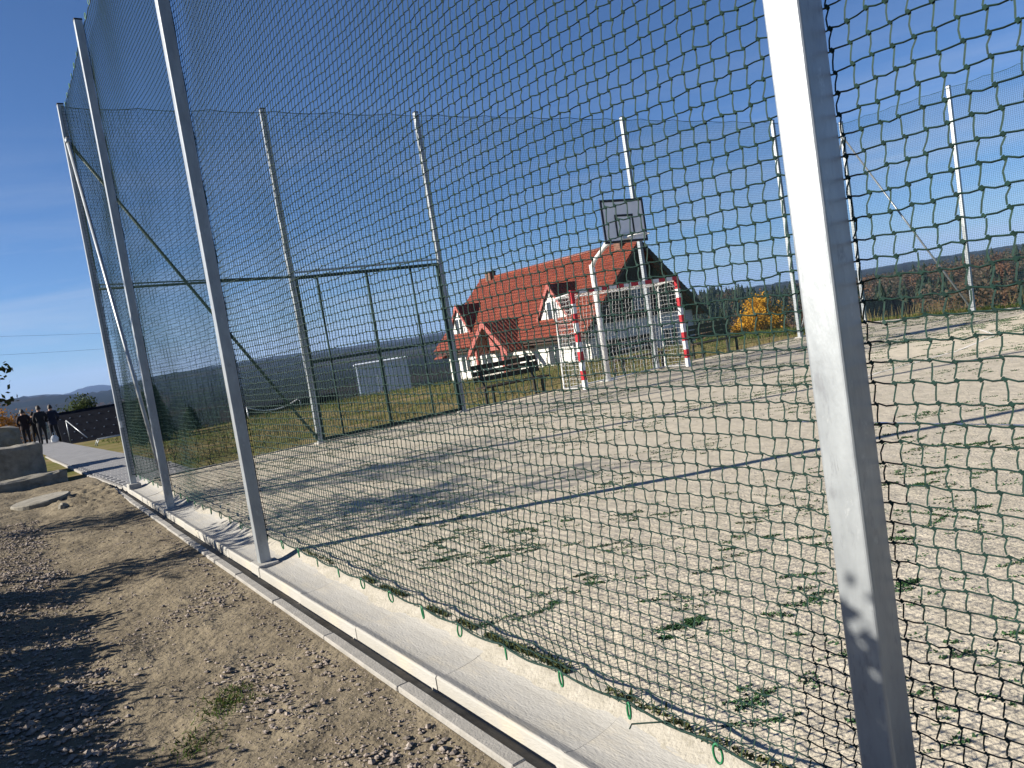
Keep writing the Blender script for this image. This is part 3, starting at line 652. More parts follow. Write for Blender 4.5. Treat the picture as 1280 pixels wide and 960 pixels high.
# ------------------------------------------------------------------ house
HX, HY, HZ = 29.42, 38.06, 0.41        # eave corner nearest the viewer
HW, HL, RISE = 11.0, 20.2, 5.35
house = empty('house', (HX, HY, HZ)); tag(house, 'large white house with steep red tiled roof and gabled dormers behind the court', 'house')
OV = 0.75
def wallbox(name, x0, x1, y0, y1, z0, z1, m): mb = MB(); mb.box(x0, x1, y0, y1, z0, z1); return mb.build(name, m, house)
wallbox('wall', OV, HW-OV, 0.8, HL-0.8, -4.0, 0.62, MT['house_white'])
mb = MB(); mb.prism([(OV, 0.625), (HW-OV, 0.625), (HW/2, RISE-0.15)], 0.82, 1.05, 'y'); mb.build('gable_wall', MT['timber'], house)
mb = MB(); mb.prism([(OV, 0.625), (HW-OV, 0.625), (HW/2, RISE-0.15)], HL-1.05, HL-0.82, 'y'); mb.build('gable_wall', MT['timber'], house)
sl = math.hypot(HW/2, RISE); ang = math.atan2(RISE, HW/2)
def roof_slab(parent, name, length, slope, thick, m):
    mb = MB(); mb.box(0, length, 0, slope, 0, thick-0.02); rows = int(slope/0.34); rh = slope/rows
    for k in range(rows):                              # one sloping course per row, its lower edge proud of the row below
        y0, y1 = k*rh, (k+1)*rh; za, zb = thick+0.045, thick-0.005
        mb.add([(0, y0-.03, thick-.015), (length, y0-.03, thick-.015), (length, y0-.03, za), (0, y0-.03, za), (length, y1, zb), (0, y1, zb)], [(0,1,2,3), (3,2,4,5)])
    return mb.mesh(name, m)
RS = roof_slab(house, 'roof', HL, sl, 0.18, MT['tiles'])
# local x of the slab = along the ridge, local y = up the slope
def place_slab(me, origin, xdir, ydir, parent, name='roof'):
    xd = Vector(xdir).normalized(); yd = Vector(ydir).normalized(); zd = xd.cross(yd)
    o = link(name, me, parent); mtx = Matrix((xd, yd, zd)).transposed().to_4x4(); mtx.translation = Vector(origin); o.matrix_local = mtx; return o
roof = place_slab(RS, (0, HL, 0), (0, -1, 0), (HW/2, 0, RISE), house)
roof2 = place_slab(RS, (HW, 0, 0), (0, 1, 0), (-HW/2, 0, RISE), house)
mb = MB(); mb.tube([(HW/2, -0.02, RISE+0.20), (HW/2, HL+0.02, RISE+0.20)], 0.14, 8); mb.build('ridge_cap', MT['tiles'], house)
for yy in (-0.06, HL+0.02):
    mb = MB(); 
    for s_ in (0, 1):
        x0 = 0 if s_ == 0 else HW
        mb.prism([(x0, -0.22), (x0, 0.12), (HW/2, RISE+0.14), (HW/2, RISE-0.24)], yy+0.001*s_, yy+0.04+0.001*s_, 'y')
    mb.build('bargeboard', MT['timber'], house)
mb = MB(); mb.box(-0.1, 0.02, 0, HL, -0.12, 0.02); mb.build('rain_gutter', MT['timber'], house)
mb = MB(); mb.box(0.02, OV-0.002, 0.02, HL-0.02, -0.30, -0.22); mb.build('soffit', MT['timber'], house)
def window(parent, x, y, z, w, h, axis='x', m='white_paint', mull=1):
    """window flush on a plane; axis x: faces -x, axis y: faces -y"""
    fr = MB(); t = 0.08
    def bx(mb, a0, a1, z0, z1, d0, d1):
        if axis == 'x': mb.box(x-d1, x-d0, y+a0, y+a1, z+z0, z+z1)
        else: mb.box(x+a0, x+a1, y-d1, y-d0, z+z0, z+z1)
    bx(fr, -w/2, w/2, 0, t, 0.0, 0.06); bx(fr, -w/2, w/2, h-t, h, 0.0, 0.06); bx(fr, -w/2, -w/2+t, t, h-t, 0.0, 0.06); bx(fr, w/2-t, w/2, t, h-t, 0.0, 0.06)
    for k in range(mull):
        c = -w/2+w*(k+1)/(mull+1); bx(fr, c-0.05, c+0.05, t, h-t, 0.0, 0.058)
    f = fr.build('window', MT[m], parent)
    gl = MB(); bx(gl, -w/2+t, w/2-t, t, h-t, 0.005, 0.02); gl.build('pane', MT['glass'], f)
    return f
def dormer(yc, xf, zb, zapex, half, oh=0.12, win=True):
    """gabled dormer with its front at local x=xf, facing -x"""
    eave = zapex-half*1.28; depth = max(0.5, zapex*HW/2/RISE - xf + 0.1)
    mb = MB(); mb.prism([(yc-half+0.3, zb), (yc+half-0.3, zb), (yc+half-0.3, eave+0.28), (yc, zapex-0.16), (yc-half+0.3, eave+0.28)], xf+oh, xf+oh+1.2, 'x'); mb.build('dormer_wall', MT['house_white'], house)
    sl_ = math.hypot(half, zapex-eave); mb = MB(); mb.box(0, depth, 0, sl_, 0, 0.12); me = mb.mesh('dormer_roof', MT['tiles'])
    place_slab(me, (xf, yc-half, eave), (1, 0, 0), (0, half, zapex-eave), house, 'dormer_roof')
    place_slab(me, (xf+depth, yc+half, eave), (-1, 0, 0), (0, -half, zapex-eave), house, 'dormer_roof')
    for s_ in (-1, 1):
        mb = MB(); mb.prism([(yc+s_*half, eave-0.18), (yc+s_*half, eave+0.12), (yc, zapex+0.16), (yc, zapex-0.22)], xf-0.06-0.002*s_, xf-0.015-0.002*s_, 'x'); mb.build('bargeboard', MT['fascia'], house)
    if win: window(house, xf+oh-0.002, yc-0.05, zb+0.45, 1.25, 1.35, 'x')
dormer(42.7-HY, 0.95, 0.7, 3.55, 1.75); dormer(55.4-HY, 0.95, 0.7, 3.5, 1.75)
# porch gable
PYC = 47.7-HY; PX = -1.55
dpt = 4.0; half = 2.7; za = 1.75; ev = -0.55
sl_ = math.hypot(half, za-ev); mb = MB(); mb.box(0, dpt, 0, sl_, 0, 0.12); me = mb.mesh('porch_roof', MT['tiles'])
place_slab(me, (PX, PYC-half, ev), (1, 0, 0), (0, half, za-ev), house, 'porch_roof'); place_slab(me, (PX+dpt, PYC+half, ev), (-1, 0, 0), (0, -half, za-ev), house, 'porch_roof')
for s_ in (-1, 1):
    mb = MB(); mb.prism([(PYC+s_*half, ev-0.25), (PYC+s_*half, ev+0.14), (PYC, za+0.18), (PYC, za-0.30)], PX-0.07-0.002*s_, PX-0.02-0.002*s_, 'x'); mb.build('bargeboard', MT['fascia'], house)
    mb = MB(); mb.box(PX+0.15, PX+0.4, PYC+s_*1.75-0.13, PYC+s_*1.75+0.13, -4.0, 0.0); mb.build('pillar', MT['fascia'], house)
mb = MB(); mb.prism([(PYC-1.3, -0.28), (PYC-0.25, 0.72), (PYC-0.25, -0.28)], PX+0.2, PX+0.26, 'x'); mb.build('porch_board', MT['fascia'], house)
mb = MB(); mb.box(OV-0.06, OV-0.004, PYC-0.6, PYC+0.6, -3.2, -0.9); dr = mb.build('door', MT['timber'], house)
for yy in (1.8, 4.6, 13.4, 16.6): window(house, OV, yy, -1.9, 1.5, 1.35, 'x')
# gable end
window(house, HW/2-0.2, 0.82, 1.0, 1.3, 1.5, 'y'); window(house, HW/2-3.0, 0.80, -1.9, 1.5, 1.4, 'y'); window(house, HW/2+2.4, 0.80, -1.9, 1.5, 1.4, 'y')
for i, (x_, w_) in enumerate(((HW/2-0.95, 0.14), (HW/2+0.55, 0.14))): 
    mb = MB(); mb.box(x_, x_+w_, 0.70, 0.815, 0.65, RISE-1.3); mb.build('gable_beam', MT['timber'], house)
mb = MB(); mb.box(OV, HW-OV, 0.69, 0.795, 0.45, 0.64); mb.build('gable_beam', MT['timber'], house)
for yy, xx, hh, ww in ((18.0, HW/2-0.35, 0.75, 0.8), (1.4, HW/2-0.5, 0.85, 0.6)):
    mb = MB(); mb.box(xx, xx+0.6, yy, yy+ww, RISE-0.9, RISE+hh-0.1); c = mb.build('chimney', MT['chimney'], house)
    mb = MB(); mb.box(xx-0.06, xx+0.66, yy-0.06, yy+ww+0.06, RISE+hh-0.1, RISE+hh); mb.build('chimney_cap', MT['black_metal'], c)
# low annex at the far left end
mb = MB(); mb.prism([(0.5, -0.6), (5.0, -0.6), (5.0, 2.0)], HL+0.1, HL+1.6, 'y'); mb.build('annex_roof', MT['tiles'], house)

# ------------------------------------------------------------------ vegetation builders
def leaf_cloud(centers, spread, count, size, rng, flat=0.0):
    c = np.asarray(centers); idx = rng.integers(0, len(c), count)
    P = c[idx] + rng.normal(size=(count, 3))*spread
    a = rng.normal(size=(count, 3)); a /= np.linalg.norm(a, axis=1, keepdims=True)
    b = np.cross(a, rng.normal(size=(count, 3))); b /= np.linalg.norm(b, axis=1, keepdims=True)
    s_ = size*rng.uniform(0.6, 1.3, size=(count, 1))
    V = np.stack([P-a*s_, P-b*s_*0.55, P+a*s_, P+b*s_*0.55], 1).reshape(-1, 3)
    F = (np.arange(count)*4)[:, None]+np.array([[0, 1, 2, 3]])
    return V, F
def leafy_tree(name, loc, h, crown_r, n_leaf, leaf, mleaf, seed, trunk_r=0.09, base=0.25, spread=0.22, levels=3, lean=(0, 0), depth=0.4):
    rg = random.Random(seed); rng = np.random.default_rng(seed)
    root = empty(name, loc); mb = MB(); tips = []
    def grow(p, d, L, r_, lv):
        n = 4; pts = [p]; q = p.copy(); dd = d.copy()
        for k in range(n):
            dd = (dd + Vector((rg.uniform(-.18, .18), rg.uniform(-.18, .18), rg.uniform(-.05, .14)))).normalized(); q = q+dd*L/n; pts.append(q.copy())
            if lv > 0 and (lv < levels or k >= 1):
                for _ in range(2 if lv == levels else rg.choice((1, 2))):
                    a = rg.uniform(0, 6.283); e = rg.uniform(-0.05, 0.75)
                    nd = (Vector((math.cos(a), math.sin(a), e)) + dd*0.45).normalized()
                    grow(q.copy(), nd, L*rg.uniform(0.42, 0.62)*(crown_r/h*1.9 if lv == levels else 1), r_*0.5*(1-k/n*0.4), lv-1)
            if lv <= 1: tips.append(tuple(q))
        mb.tube(pts, [r_*(1-0.7*k/n) for k in range(n+1)], 6 if lv > 1 else 4)
    grow(Vector((0, 0, -0.1)), Vector((lean[0], lean[1], 1)).normalized(), h*0.8, trunk_r, levels)
    mb.build('trunk', MT['bark'], root)
    t = np.array([p for p in tips if p[2] > h*base*0.6])
    if len(t): V, F = leaf_cloud(t, spread, n_leaf, leaf, rng); link('crown', np_mesh('crown', V, F, mleaf), root)
    return root
def spruce(name, loc, h, r0, seed):
    rng = np.random.default_rng(seed); root = empty(name, loc); mb = MB(); mb.tube([(0, 0, -0.2), (0, 0, h*0.97)], [h*0.018, 0.01], 7); mb.build('trunk', MT['bark'], root)
    Vs = []; Fs = []; o = 0; tiers = int(h*11)
    for t in range(tiers):
        z = h*(0.06+0.92*t/tiers); R_ = r0*(1-z/h)**0.85+0.05
        for k in range(12):
            a = rng.uniform(0, 6.283); L = R_*rng.uniform(0.7, 1.12); ux, uy = math.cos(a), math.sin(a)
            for s_ in range(5):
                f = (s_+0.6)/5; px, py, pz = ux*L*f, uy*L*f, z-0.28*L*f*f + 0.12*L*max(0, f-.7)
                w = 0.17*L*(1.15-f)+0.04
                P = np.array([(px-ux*L*.12, py-uy*L*.12, pz+.02), (px-uy*w, py+ux*w, pz-0.05-rng.uniform(0, .06)), (px+ux*L*.16, py+uy*L*.16, pz-0.03), (px+uy*w, py-ux*w, pz-0.05-rng.uniform(0, .06))])
                Vs.append(P); Fs.append([o, o+1, o+2, o+3]); o += 4
    link('crown', np_mesh('crown', np.concatenate(Vs), Fs, MT['needle']), root); return root
def gz(x, y): return terrain(x, y)

tag(spruce('spruce_tree', (2.95, 29.3, gz(2.95, 29.3)), 1.95, 0.62, 41), 'taller dark spruce just right of the third net post', 'spruce', 'young spruces on the grass')
tag(spruce('spruce_tree', (2.25, 27.0, gz(2.25, 27)), 1.75, 0.80, 42), 'wide dark spruce seen through the net beside the corner post', 'spruce', 'young spruces on the grass')
tag(spruce('spruce_tree', (4.3, 31.0, gz(4.3, 31.0)), 1.0, 0.5, 43), 'smallest low spruce on the grass, right of the other spruces', 'spruce', 'young spruces on the grass')
tag(leafy_tree('bush', (2.7, 62.0, gz(2.7, 62)-0.3), 4.2, 1.7, 3200, 0.10, MT['leaf_dark'], 51, trunk_r=.07, spread=.22, base=.1), 'round dark green bush above the dark roof beside the people', 'bush')
tag(leafy_tree('autumn_bush', (-1.7, 60, gz(-1.7, 60)-0.5), 4.3, 1.7, 2200, 0.09, MT['leaf_orange'], 52, trunk_r=.08, spread=.3, base=.1), 'orange autumn bush behind the people at left edge', 'bush')
tag(leafy_tree('yellow_tree', (52.0, 42.0, gz(52.0, 42)), 6.1, 1.45, 4600, 0.11, MT['leaf_yellow'], 53, trunk_r=.12, spread=.34, base=.15), 'taller golden yellow autumn tree nearest the thick post', 'tree', 'yellow trees right of the house')
tag(leafy_tree('yellow_tree', (49.3, 43.0, gz(49.3, 43.0)), 4.7, 1.3, 3400, 0.11, MT['leaf_yellow'], 54, trunk_r=.10, spread=.32, base=.1), 'lower orange-yellow autumn tree, left of the taller yellow one', 'tree', 'yellow trees right of the house')
# trees and shrubs on the left, whose shade falls on the verge
tag(leafy_tree('garden_tree', (-3.1, 9.1, -0.1), 2.9, 1.25, 2400, 0.045, MT['leaf_dark'], 61, trunk_r=.06, spread=.13, base=.3), 'small garden tree left of the verge, twig tips reaching into the picture', 'tree')
tag(leafy_tree('garden_tree', (-4.9, 13.0, -0.1), 4.2, 1.7, 2400, 0.05, MT['leaf_dark'], 62, trunk_r=.08, spread=.17), 'sparse taller tree left of the verge whose branch shadows cross the gutter', 'tree')
def shrub(loc, rx, h, n, leaf, seed):
    rg = random.Random(seed); rng_ = np.random.default_rng(seed); root = empty('shrub', loc); mb = MB(); cl = []
    for k in range(9):
        a_ = rg.uniform(0, 6.283); q = rx*rg.uniform(0.15, 0.75); e = Vector((math.cos(a_)*q, math.sin(a_)*q, h*rg.uniform(0.55, 0.9)))
        mb.tube([(0.02*math.cos(a_), 0.02*math.sin(a_), -0.05), (e.x*0.5, e.y*0.5, e.z*0.55), e], [0.014, 0.009, 0.003], 5)
    mb.build('stems', MT['bark'], root)
    for k in range(60):
        u = rng_.normal(size=3); u /= np.linalg.norm(u); r_ = rng_.uniform(0.45, 0.92)
        cl.append((u[0]*rx*r_, u[1]*rx*r_, h*0.5+u[2]*h*0.46*r_))
    V, F = leaf_cloud(np.array(cl), np.array([rx*.13, rx*.13, h*.05]), n, leaf, rng_); link('crown', np_mesh('crown', V, F, MT['leaf_dark']), root); return root
_sh = [(-2.5, 2.24, 2.35, 0.34, 12000, 'unseen upright shrub at left, added to shade the nearest post'), (-2.72, 4.3, 0.84, 0.52, 2600, 'low shrub by the gravel, second from the viewer'), (-2.75, 5.15, 0.80, 0.54, 2600, 'low shrub by the gravel, third from the viewer'),  # first one is out of view, added and shaped to shade the near post's foot
       (-2.7, 6.05, 0.80, 0.52, 2600, 'low shrub by the gravel, fourth from the viewer'), (-2.75, 7.0, 0.84, 0.55, 2600, 'low shrub by the gravel, fifth from the viewer'), (-2.7, 8.0, 0.80, 0.5, 2600, 'low shrub by the gravel, farthest from the viewer')]
for i, (x, y, h, rx, n_, lb) in enumerate(_sh): tag(shrub((x, y, -0.06), rx, h, n_, 0.036, 70+i), lb, 'shrub', 'shrubs along the gravel')

twig_tree = [o for o in bpy.data.objects if o.name == 'garden_tree'][0]
mb = MB(); tp = []
for (pts_) in ([(0.1, -0.2, 1.75), (0.7, -0.35, 1.95), (1.2, -0.4, 1.98), (1.62, -0.45, 1.93)], [(0.7, -0.35, 1.95), (1.15, -0.3, 1.82), (1.66, -0.38, 1.72)], [(1.2, -0.4, 1.98), (1.5, -0.5, 2.05), (1.66, -0.5, 2.02)]):
    mb.tube(pts_, [0.014, 0.009, 0.006, 0.003][:len(pts_)], 5)
    for p_, q_ in zip(pts_[:-1], pts_[1:]):
        for t in np.linspace(0.2, 1, 5): tp.append(tuple(Vector(p_).lerp(Vector(q_), t)))
mb.build('branch', MT['bark'], twig_tree)
V, F = leaf_cloud(np.array(tp), 0.035, 190, 0.034, np.random.default_rng(3)); link('branch_leaves', np_mesh('branch_leaves', V, F, MT['leaf_dark']), twig_tree)

# ------------------------------------------------------------------ far woods (one mass)
def forest(name, n, th_range, d_range, mats_p, seed, label, hmin=9, hmax=16):
    rng = np.random.default_rng(seed); Vs = []; Fs = []; Ms = []; o = 0
    def proto(kind):
        if kind == 0:                                     # conifer
            V = []; F = []
            for t in range(14):
                z = 0.08+0.9*t/14; R_ = 0.23*(1-z)+0.02
                for k in range(7):
                    a = rng.uniform(0, 6.283); w = 0.45; L = R_*rng.uniform(.75, 1.2)
                    b = len(V); V += [(0, 0, z+.1), (math.cos(a-w)*L, math.sin(a-w)*L, z-.02), (math.cos(a)*L*1.15, math.sin(a)*L*1.15, z-.06), (math.cos(a+w)*L, math.sin(a+w)*L, z-.02)]; F.append((b, b+1, b+2, b+3))
            return np.array(V), np.array(F)
        cl = []
        for k in range(11):
            a = rng.uniform(0, 6.283); q = rng.uniform(0, .22); cl.append((math.cos(a)*q, math.sin(a)*q, rng.uniform(.3, .86)))
        n_, s_ = (270, 0.040) if kind == 2 else (110, 0.058)
        V, F = leaf_cloud(np.array(cl), np.array([.085, .085, .08]), n_, s_, rng); return V, F
    protos = {k: [proto(k) for _ in range(5)] for k in (0, 1, 2)}
    for i in range(n):
        th = math.radians(rng.uniform(*th_range)); d = math.sqrt(rng.uniform(d_range[0]**2, d_range[1]**2)); x, y = d*math.sin(th), d*math.cos(th)
        pn = noise.noise((x*0.012, y*0.012, seed*1.7)) + rng.normal()*0.25
        mi = int(np.clip(np.searchsorted(mats_p, pn), 0, 2)); V, F = protos[0 if mi == 0 else (2 if d < 330 else 1)][rng.integers(5)]
        h = rng.uniform(hmin, hmax)*(1.1 if mi == 0 else 0.9); a = rng.uniform(0, 6.283); c, s_ = math.cos(a), math.sin(a)
        Q = V*np.array([h*(1.0 if mi == 0 else 1.25), h*(1.0 if mi == 0 else 1.25), h]); Q = np.stack([Q[:, 0]*c-Q[:, 1]*s_+x, Q[:, 0]*s_+Q[:, 1]*c+y, Q[:, 2]+terrain(x, y)-0.5], 1)
        Vs.append(Q); Fs.append(F+o); Ms.append(np.full(len(F), mi)); o += len(V)
    ob = link(name, np_mesh(name, np.concatenate(Vs), np.concatenate(Fs), [MT['wood_conifer'], MT['wood_brown'], MT['wood_rust']], np.concatenate(Ms)))
    tag(ob, label, 'woods', kind='stuff'); return ob
forest('far_woods', 1550, (44, 82), (175, 640), (-0.16, 0.22), 81, 'brown and dark green mixed woods on the rise at right')
forest('far_woods', 600, (36, 50), (170, 900), (0.05, 0.5), 82, 'dark woods behind the house roof')
forest('far_woods', 520, (-5, 9.5), (650, 1700), (-0.5, 0.35), 83, 'hazy brown woods in the valley at left', 8, 14)

# ------------------------------------------------------------------ grass, turf flecks, moss, pebbles
def blades(name, pts, hts, width, mats, mi, lean, label, cat, seed):
    rng = np.random.default_rng(seed); n = len(pts); a = rng.uniform(0, 6.283, n); l = rng.normal(size=(n, 2))*lean*hts[:, None]
    dx = np.cos(a)*width; dy = np.sin(a)*width
    P = np.asarray(pts)
    V = np.stack([P+np.stack([-dx, -dy, 0*dx], 1), P+np.stack([dx, dy, 0*dx], 1), P+np.stack([l[:, 0]+dx*.3, l[:, 1]+dy*.3, hts], 1), P+np.stack([l[:, 0]-dx*.3, l[:, 1]-dy*.3, hts], 1)], 1).reshape(-1, 3)
    F = (np.arange(n)*4)[:, None]+np.array([[0, 1, 2, 3]])
    o = link(name, np_mesh(name, V, F, mats, mi)); tag(o, label, cat, kind='stuff'); return o
rng = np.random.default_rng(91)
# turf showing through the sand: elongated flecks
pts = []; 
known = [(1.5, 4.9, .25, .12, 120), (2.2, 4.4, .3, .15, 100), (1.9, 3.3, .25, .12, 120), (2.7, 3.5, .2, .12, 80), (3.6, 3.0, .3, .2, 140), (2.9, 2.5, .3, .2, 120), (1.2, 3.0, .2, .1, 110), (0.8, 1.5, .2, .12, 90), (1.6, 1.5, .2, .12, 110), (0.75, 4.9, .28, .12, 260), (1.1, 4.5, .22, .1, 200), (0.95, 5.3, .2, .1, 160), (1.05, 3.6, .16, .08, 140), (0.95, 2.75, .16, .08, 200), (1.6, 2.5, .25, .15, 150), (1.9, 2.2, .2, .12, 120), (2.4, 2.9, .2, .1, 90),
         (5.0, 3.2, .18, .5, 260), (3.1, 1.6, .1, .12, 120), (0.6, 2.0, .14, .1, 150), (2.3, 1.7, .15, .1, 90), (0.62, 3.5, .2, .1, 120), (1.3, 5.9, .3, .15, 120), (1.6, 3.9, .1, .08, 60)]
DX, DY = 0.83, -0.56
def fleck(x, y, L, wd, n):
    an = rng.normal()*0.3; c, q = math.cos(an), math.sin(an); ux, uy = DX*c-DY*q, DX*q+DY*c
    t = rng.uniform(-1, 1, n)*L*0.5; u = rng.normal(size=n)*wd*(1-np.abs(t/(L*0.5))**2*0.7)
    for tt, uu in zip(t, u): pts.append((x+tt*ux-uu*uy, y+tt*uy+uu*ux))
for (x, y, sx, sy, n) in known:
    for k in range(max(4, n//22)):
        fleck(x+rng.normal()*sx*0.7, y+rng.normal()*sy*0.8, rng.uniform(0.06, 0.26), rng.uniform(0.010, 0.026), int(rng.uniform(40, 150)))
for k in range(420): pts.append((3.0+rng.normal()*0.012, 3.95-1.7*rng.random()**0.8+rng.normal()*.02))
for k in range(10500):
    x = rng.uniform(0.4, 20); y = rng.uniform(0.2, 13.6); d = noise.noise((x*0.45, y*0.7, 4.0))+0.5*noise.noise((x*1.7, y*1.7, 9.0))
    if d < rng.uniform(-0.3, 0.6): continue
    fleck(x, y, rng.uniform(0.04, 0.26)*(1+x*0.05), rng.uniform(0.006, 0.024), int(rng.uniform(6, 46)*(1.1 if x > 6 else 1)))
pts = np.array([(x, y, court_h(x, y)-0.002) for x, y in pts if x > 0.3 and y < 13.7])
blades('turf_fibres', pts, rng.uniform(0.003, 0.010, len(pts))*(1+0.06*pts[:, 0]), 0.008, MT['turf'], None, 0.9, 'green artificial turf fibres showing through the sand in patches', 'turf', 5)
pts = []
for (y0, y1, n) in ((4.85, 5.05, 150), (4.4, 4.75, 300), (3.85, 4.1, 160), (3.55, 3.75, 120), (2.75, 3.45, 900), (1.6, 2.5, 300), (5.6, 6.3, 120)):
    for k in range(n): y = rng.uniform(y0, y1); pts.append((0.272+0.012*rng.normal()+0.008*math.sin(y*9), y, 0.053))
pts = np.array(pts); blades('moss', pts, rng.uniform(0.006, 0.018, len(pts)), 0.007, MT['moss'], None, 0.9, 'thin dark moss line along the edge of the gutter', 'moss', 6)
# weeds on the dirt
pts = []
for (x, y, s_, n) in ((-0.87, 4.12, 0.07, 260), (-0.95, 4.0, .05, 90), (-1.1, 3.78, 0.07, 150), (-0.8, 4.25, .04, 80)):
    for k in range(n): a = x+rng.normal()*s_; b = y+rng.normal()*s_; pts.append((a, b, dirt_h(a, b)))
pts = np.array(pts); blades('weeds', pts, rng.uniform(0.008, 0.026, len(pts)), 0.004, [MT['grass'], MT['grass_dry']], (rng.random(len(pts)) < 0.25).astype(int), 0.8, 'small green weeds growing on the bare dirt', 'weeds', 7)
# meadow grass beyond the court
pts = []; hh = []; mi = []
while len(pts) < 42000:
    if rng.random() < 0.45: x = rng.uniform(20.6, 27.5); y = rng.uniform(0, 22); dens = 1.0; green = 0.8
    elif rng.random() < 0.55: x = rng.uniform(1.6, 24); y = rng.uniform(17, 36); green = 0.6; dens = min(1, max(0.12, (y-18)/9))
    else: x = rng.uniform(0.6, 22); y = rng.uniform(14.2, 22); green = 0.22; dens = 0.4
    if x < path_x(1, y)+0.1: continue
    if rng.random() > dens*(0.55+0.9*noise.noise((x*0.5, y*0.5, 8))): continue
    pts.append((x, y, terrain(x, y)-0.01)); hh.append(rng.uniform(0.05, 0.17)*(1.4 if x > 20.6 else 1)); mi.append(0 if rng.random() < green else 1)
blades('meadow_grass', np.array(pts), np.array(hh), 0.012, [MT['grass'], MT['grass_dry']], mi, 0.5, 'short autumn grass beyond the far and right fences', 'grass', 8)
pts = []; hh = []
for k in range(260):
    x = 22.5+rng.normal()*1.2; y = 13.4+rng.normal()*1.4; pts.append((x, y, terrain(x, y))); hh.append(rng.uniform(.2, .6))
blades('tall_dry_grass', np.array(pts), np.array(hh), 0.012, MT['grass_dry'], None, 0.18, 'tall straw-coloured dry grass beyond the far right corner', 'grass', 9)
# pebbles
ico = np.array([(0,0,1),(0.894,0,0.447),(0.276,0.851,0.447),(-0.724,0.526,0.447),(-0.724,-0.526,0.447),(0.276,-0.851,0.447),(0,0,-0.6)])
icf = np.array([(0,1,2),(0,2,3),(0,3,4),(0,4,5),(0,5,1),(6,2,1),(6,3,2),(6,4,3),(6,5,4),(6,1,5)])
P = []; S = []
while len(P) < 30000:
    y = 2.2+10.5*rng.random()**1.5; x = -2.6+2.3*rng.random()
    band = 0.08 + 0.92*max(0, min(1, (-1.25-x+0.2*noise.noise((y*.8, 1, 0)))/0.25))
    band = max(band, 1.0*math.exp(-((y-6.1-0.9*(x+0.5))/0.28)**2)); band = max(band, 0.8*math.exp(-((x+0.62+0.12*math.sin(y*2))/0.16)**2)*(y < 4.6))
    band = max(band, 0.6*math.exp(-((x+0.36)/0.07)**2))
    if rng.random() > band: continue
    P.append((x, y, dirt_h(x, y)+0.001)); S.append((0.0035+0.017*rng.random()**2.4)*(1.25 if x < -1.3 else 1)*(0.8+0.5*noise.noise((x*2.3, y*2.3, 6))))
P = np.array(P); S = np.array(S); n = len(P)
sc = S[:, None]*rng.uniform(0.65, 1.35, (n, 3)); a = rng.uniform(0, 6.283, n); q = ico[None]*rng.uniform(0.75, 1.2, (n, 7, 1))*sc[:, None, :]*np.array([1, 1, .8])
V = np.stack([q[..., 0]*np.cos(a)[:, None]-q[..., 1]*np.sin(a)[:, None], q[..., 0]*np.sin(a)[:, None]+q[..., 1]*np.cos(a)[:, None], q[..., 2]], -1)+P[:, None, :]
F = (np.arange(n)*7)[:, None, None]+icf[None]
tag(link('gravel', np_mesh('gravel', V.reshape(-1, 3), F.reshape(-1, 3), MT['pebble'])), 'loose grey-brown gravel strewn over the dirt verge', 'gravel', kind='stuff')

# fine grit pressed into the dirt
n = 26000; x = -2.2+1.95*rng.random(n); y = 2.2+7.5*rng.random(n)**1.4
z = np.array([dirt_h(a, b) for a, b in zip(x, y)]); r_ = 0.0016+0.0042*rng.random(n)**2; a = rng.uniform(0, 6.283, n)
V = np.zeros((n, 5, 3))
for k in range(4):
    V[:, k, 0] = x+np.cos(a+k*1.571)*r_*rng.uniform(.8, 1.5, n); V[:, k, 1] = y+np.sin(a+k*1.571)*r_*rng.uniform(.8, 1.5, n); V[:, k, 2] = z-0.001
V[:, 4, 0] = x; V[:, 4, 1] = y; V[:, 4, 2] = z+r_*rng.uniform(.6, 1.1, n)
F = (np.arange(n)*5)[:, None, None]+np.array([(0, 1, 4), (1, 2, 4), (2, 3, 4), (3, 0, 4)])[None]
tag(link('grit', np_mesh('grit', V.reshape(-1, 3), F.reshape(-1, 3), MT['pebble'])), 'fine grit pressed into the bare dirt of the verge', 'grit', kind='stuff')

# ------------------------------------------------------------------ concrete pieces on the verge
def rough_block(name, sx, sy, sz, seed, m=MT['concrete_old'], nseg=9, amp=0.03):
    rg = random.Random(seed); import bmesh
    bm = bmesh.new(); bmesh.ops.create_cube(bm, size=1.0); bmesh.ops.subdivide_edges(bm, edges=bm.edges, cuts=nseg, use_grid_fill=True)
    for v in bm.verts:
        p = Vector((v.co.x*sx, v.co.y*sy, (v.co.z+0.5)*sz)); c = sum(1 for t in v.co if abs(abs(t)-.5) < 1e-4)
        if c >= 2: p -= Vector((math.copysign(.02, v.co.x)*(abs(v.co.x) > .49), math.copysign(.02, v.co.y)*(abs(v.co.y) > .49), .02*(v.co.z > .49)))
        nn = noise.noise_vector((p.x*4+seed, p.y*4, p.z*4))*amp + noise.noise_vector((p.x*15+seed, p.y*15, p.z*15))*amp*0.5; v.co = p+nn
    me = bpy.data.meshes.new(name); bm.to_mesh(me); bm.free(); me.materials.append(m)
    return link(name, me)
o = rough_block('concrete_slab', 1.35, 0.55, 0.30, 3); o.location = (-1.33, 18.35, -0.16); o.rotation_euler = (0, 0, 0.12); tag(o, 'low long concrete slab on the dirt in front of the big block', 'concrete block', 'old concrete blocks by the path')
o = rough_block('concrete_block', 1.25, 0.75, 0.86, 4); o.location = (-1.58, 19.35, -0.12); o.rotation_euler = (0, 0, 0.05); tag(o, 'large square concrete block behind the low slab', 'concrete block', 'old concrete blocks by the path')
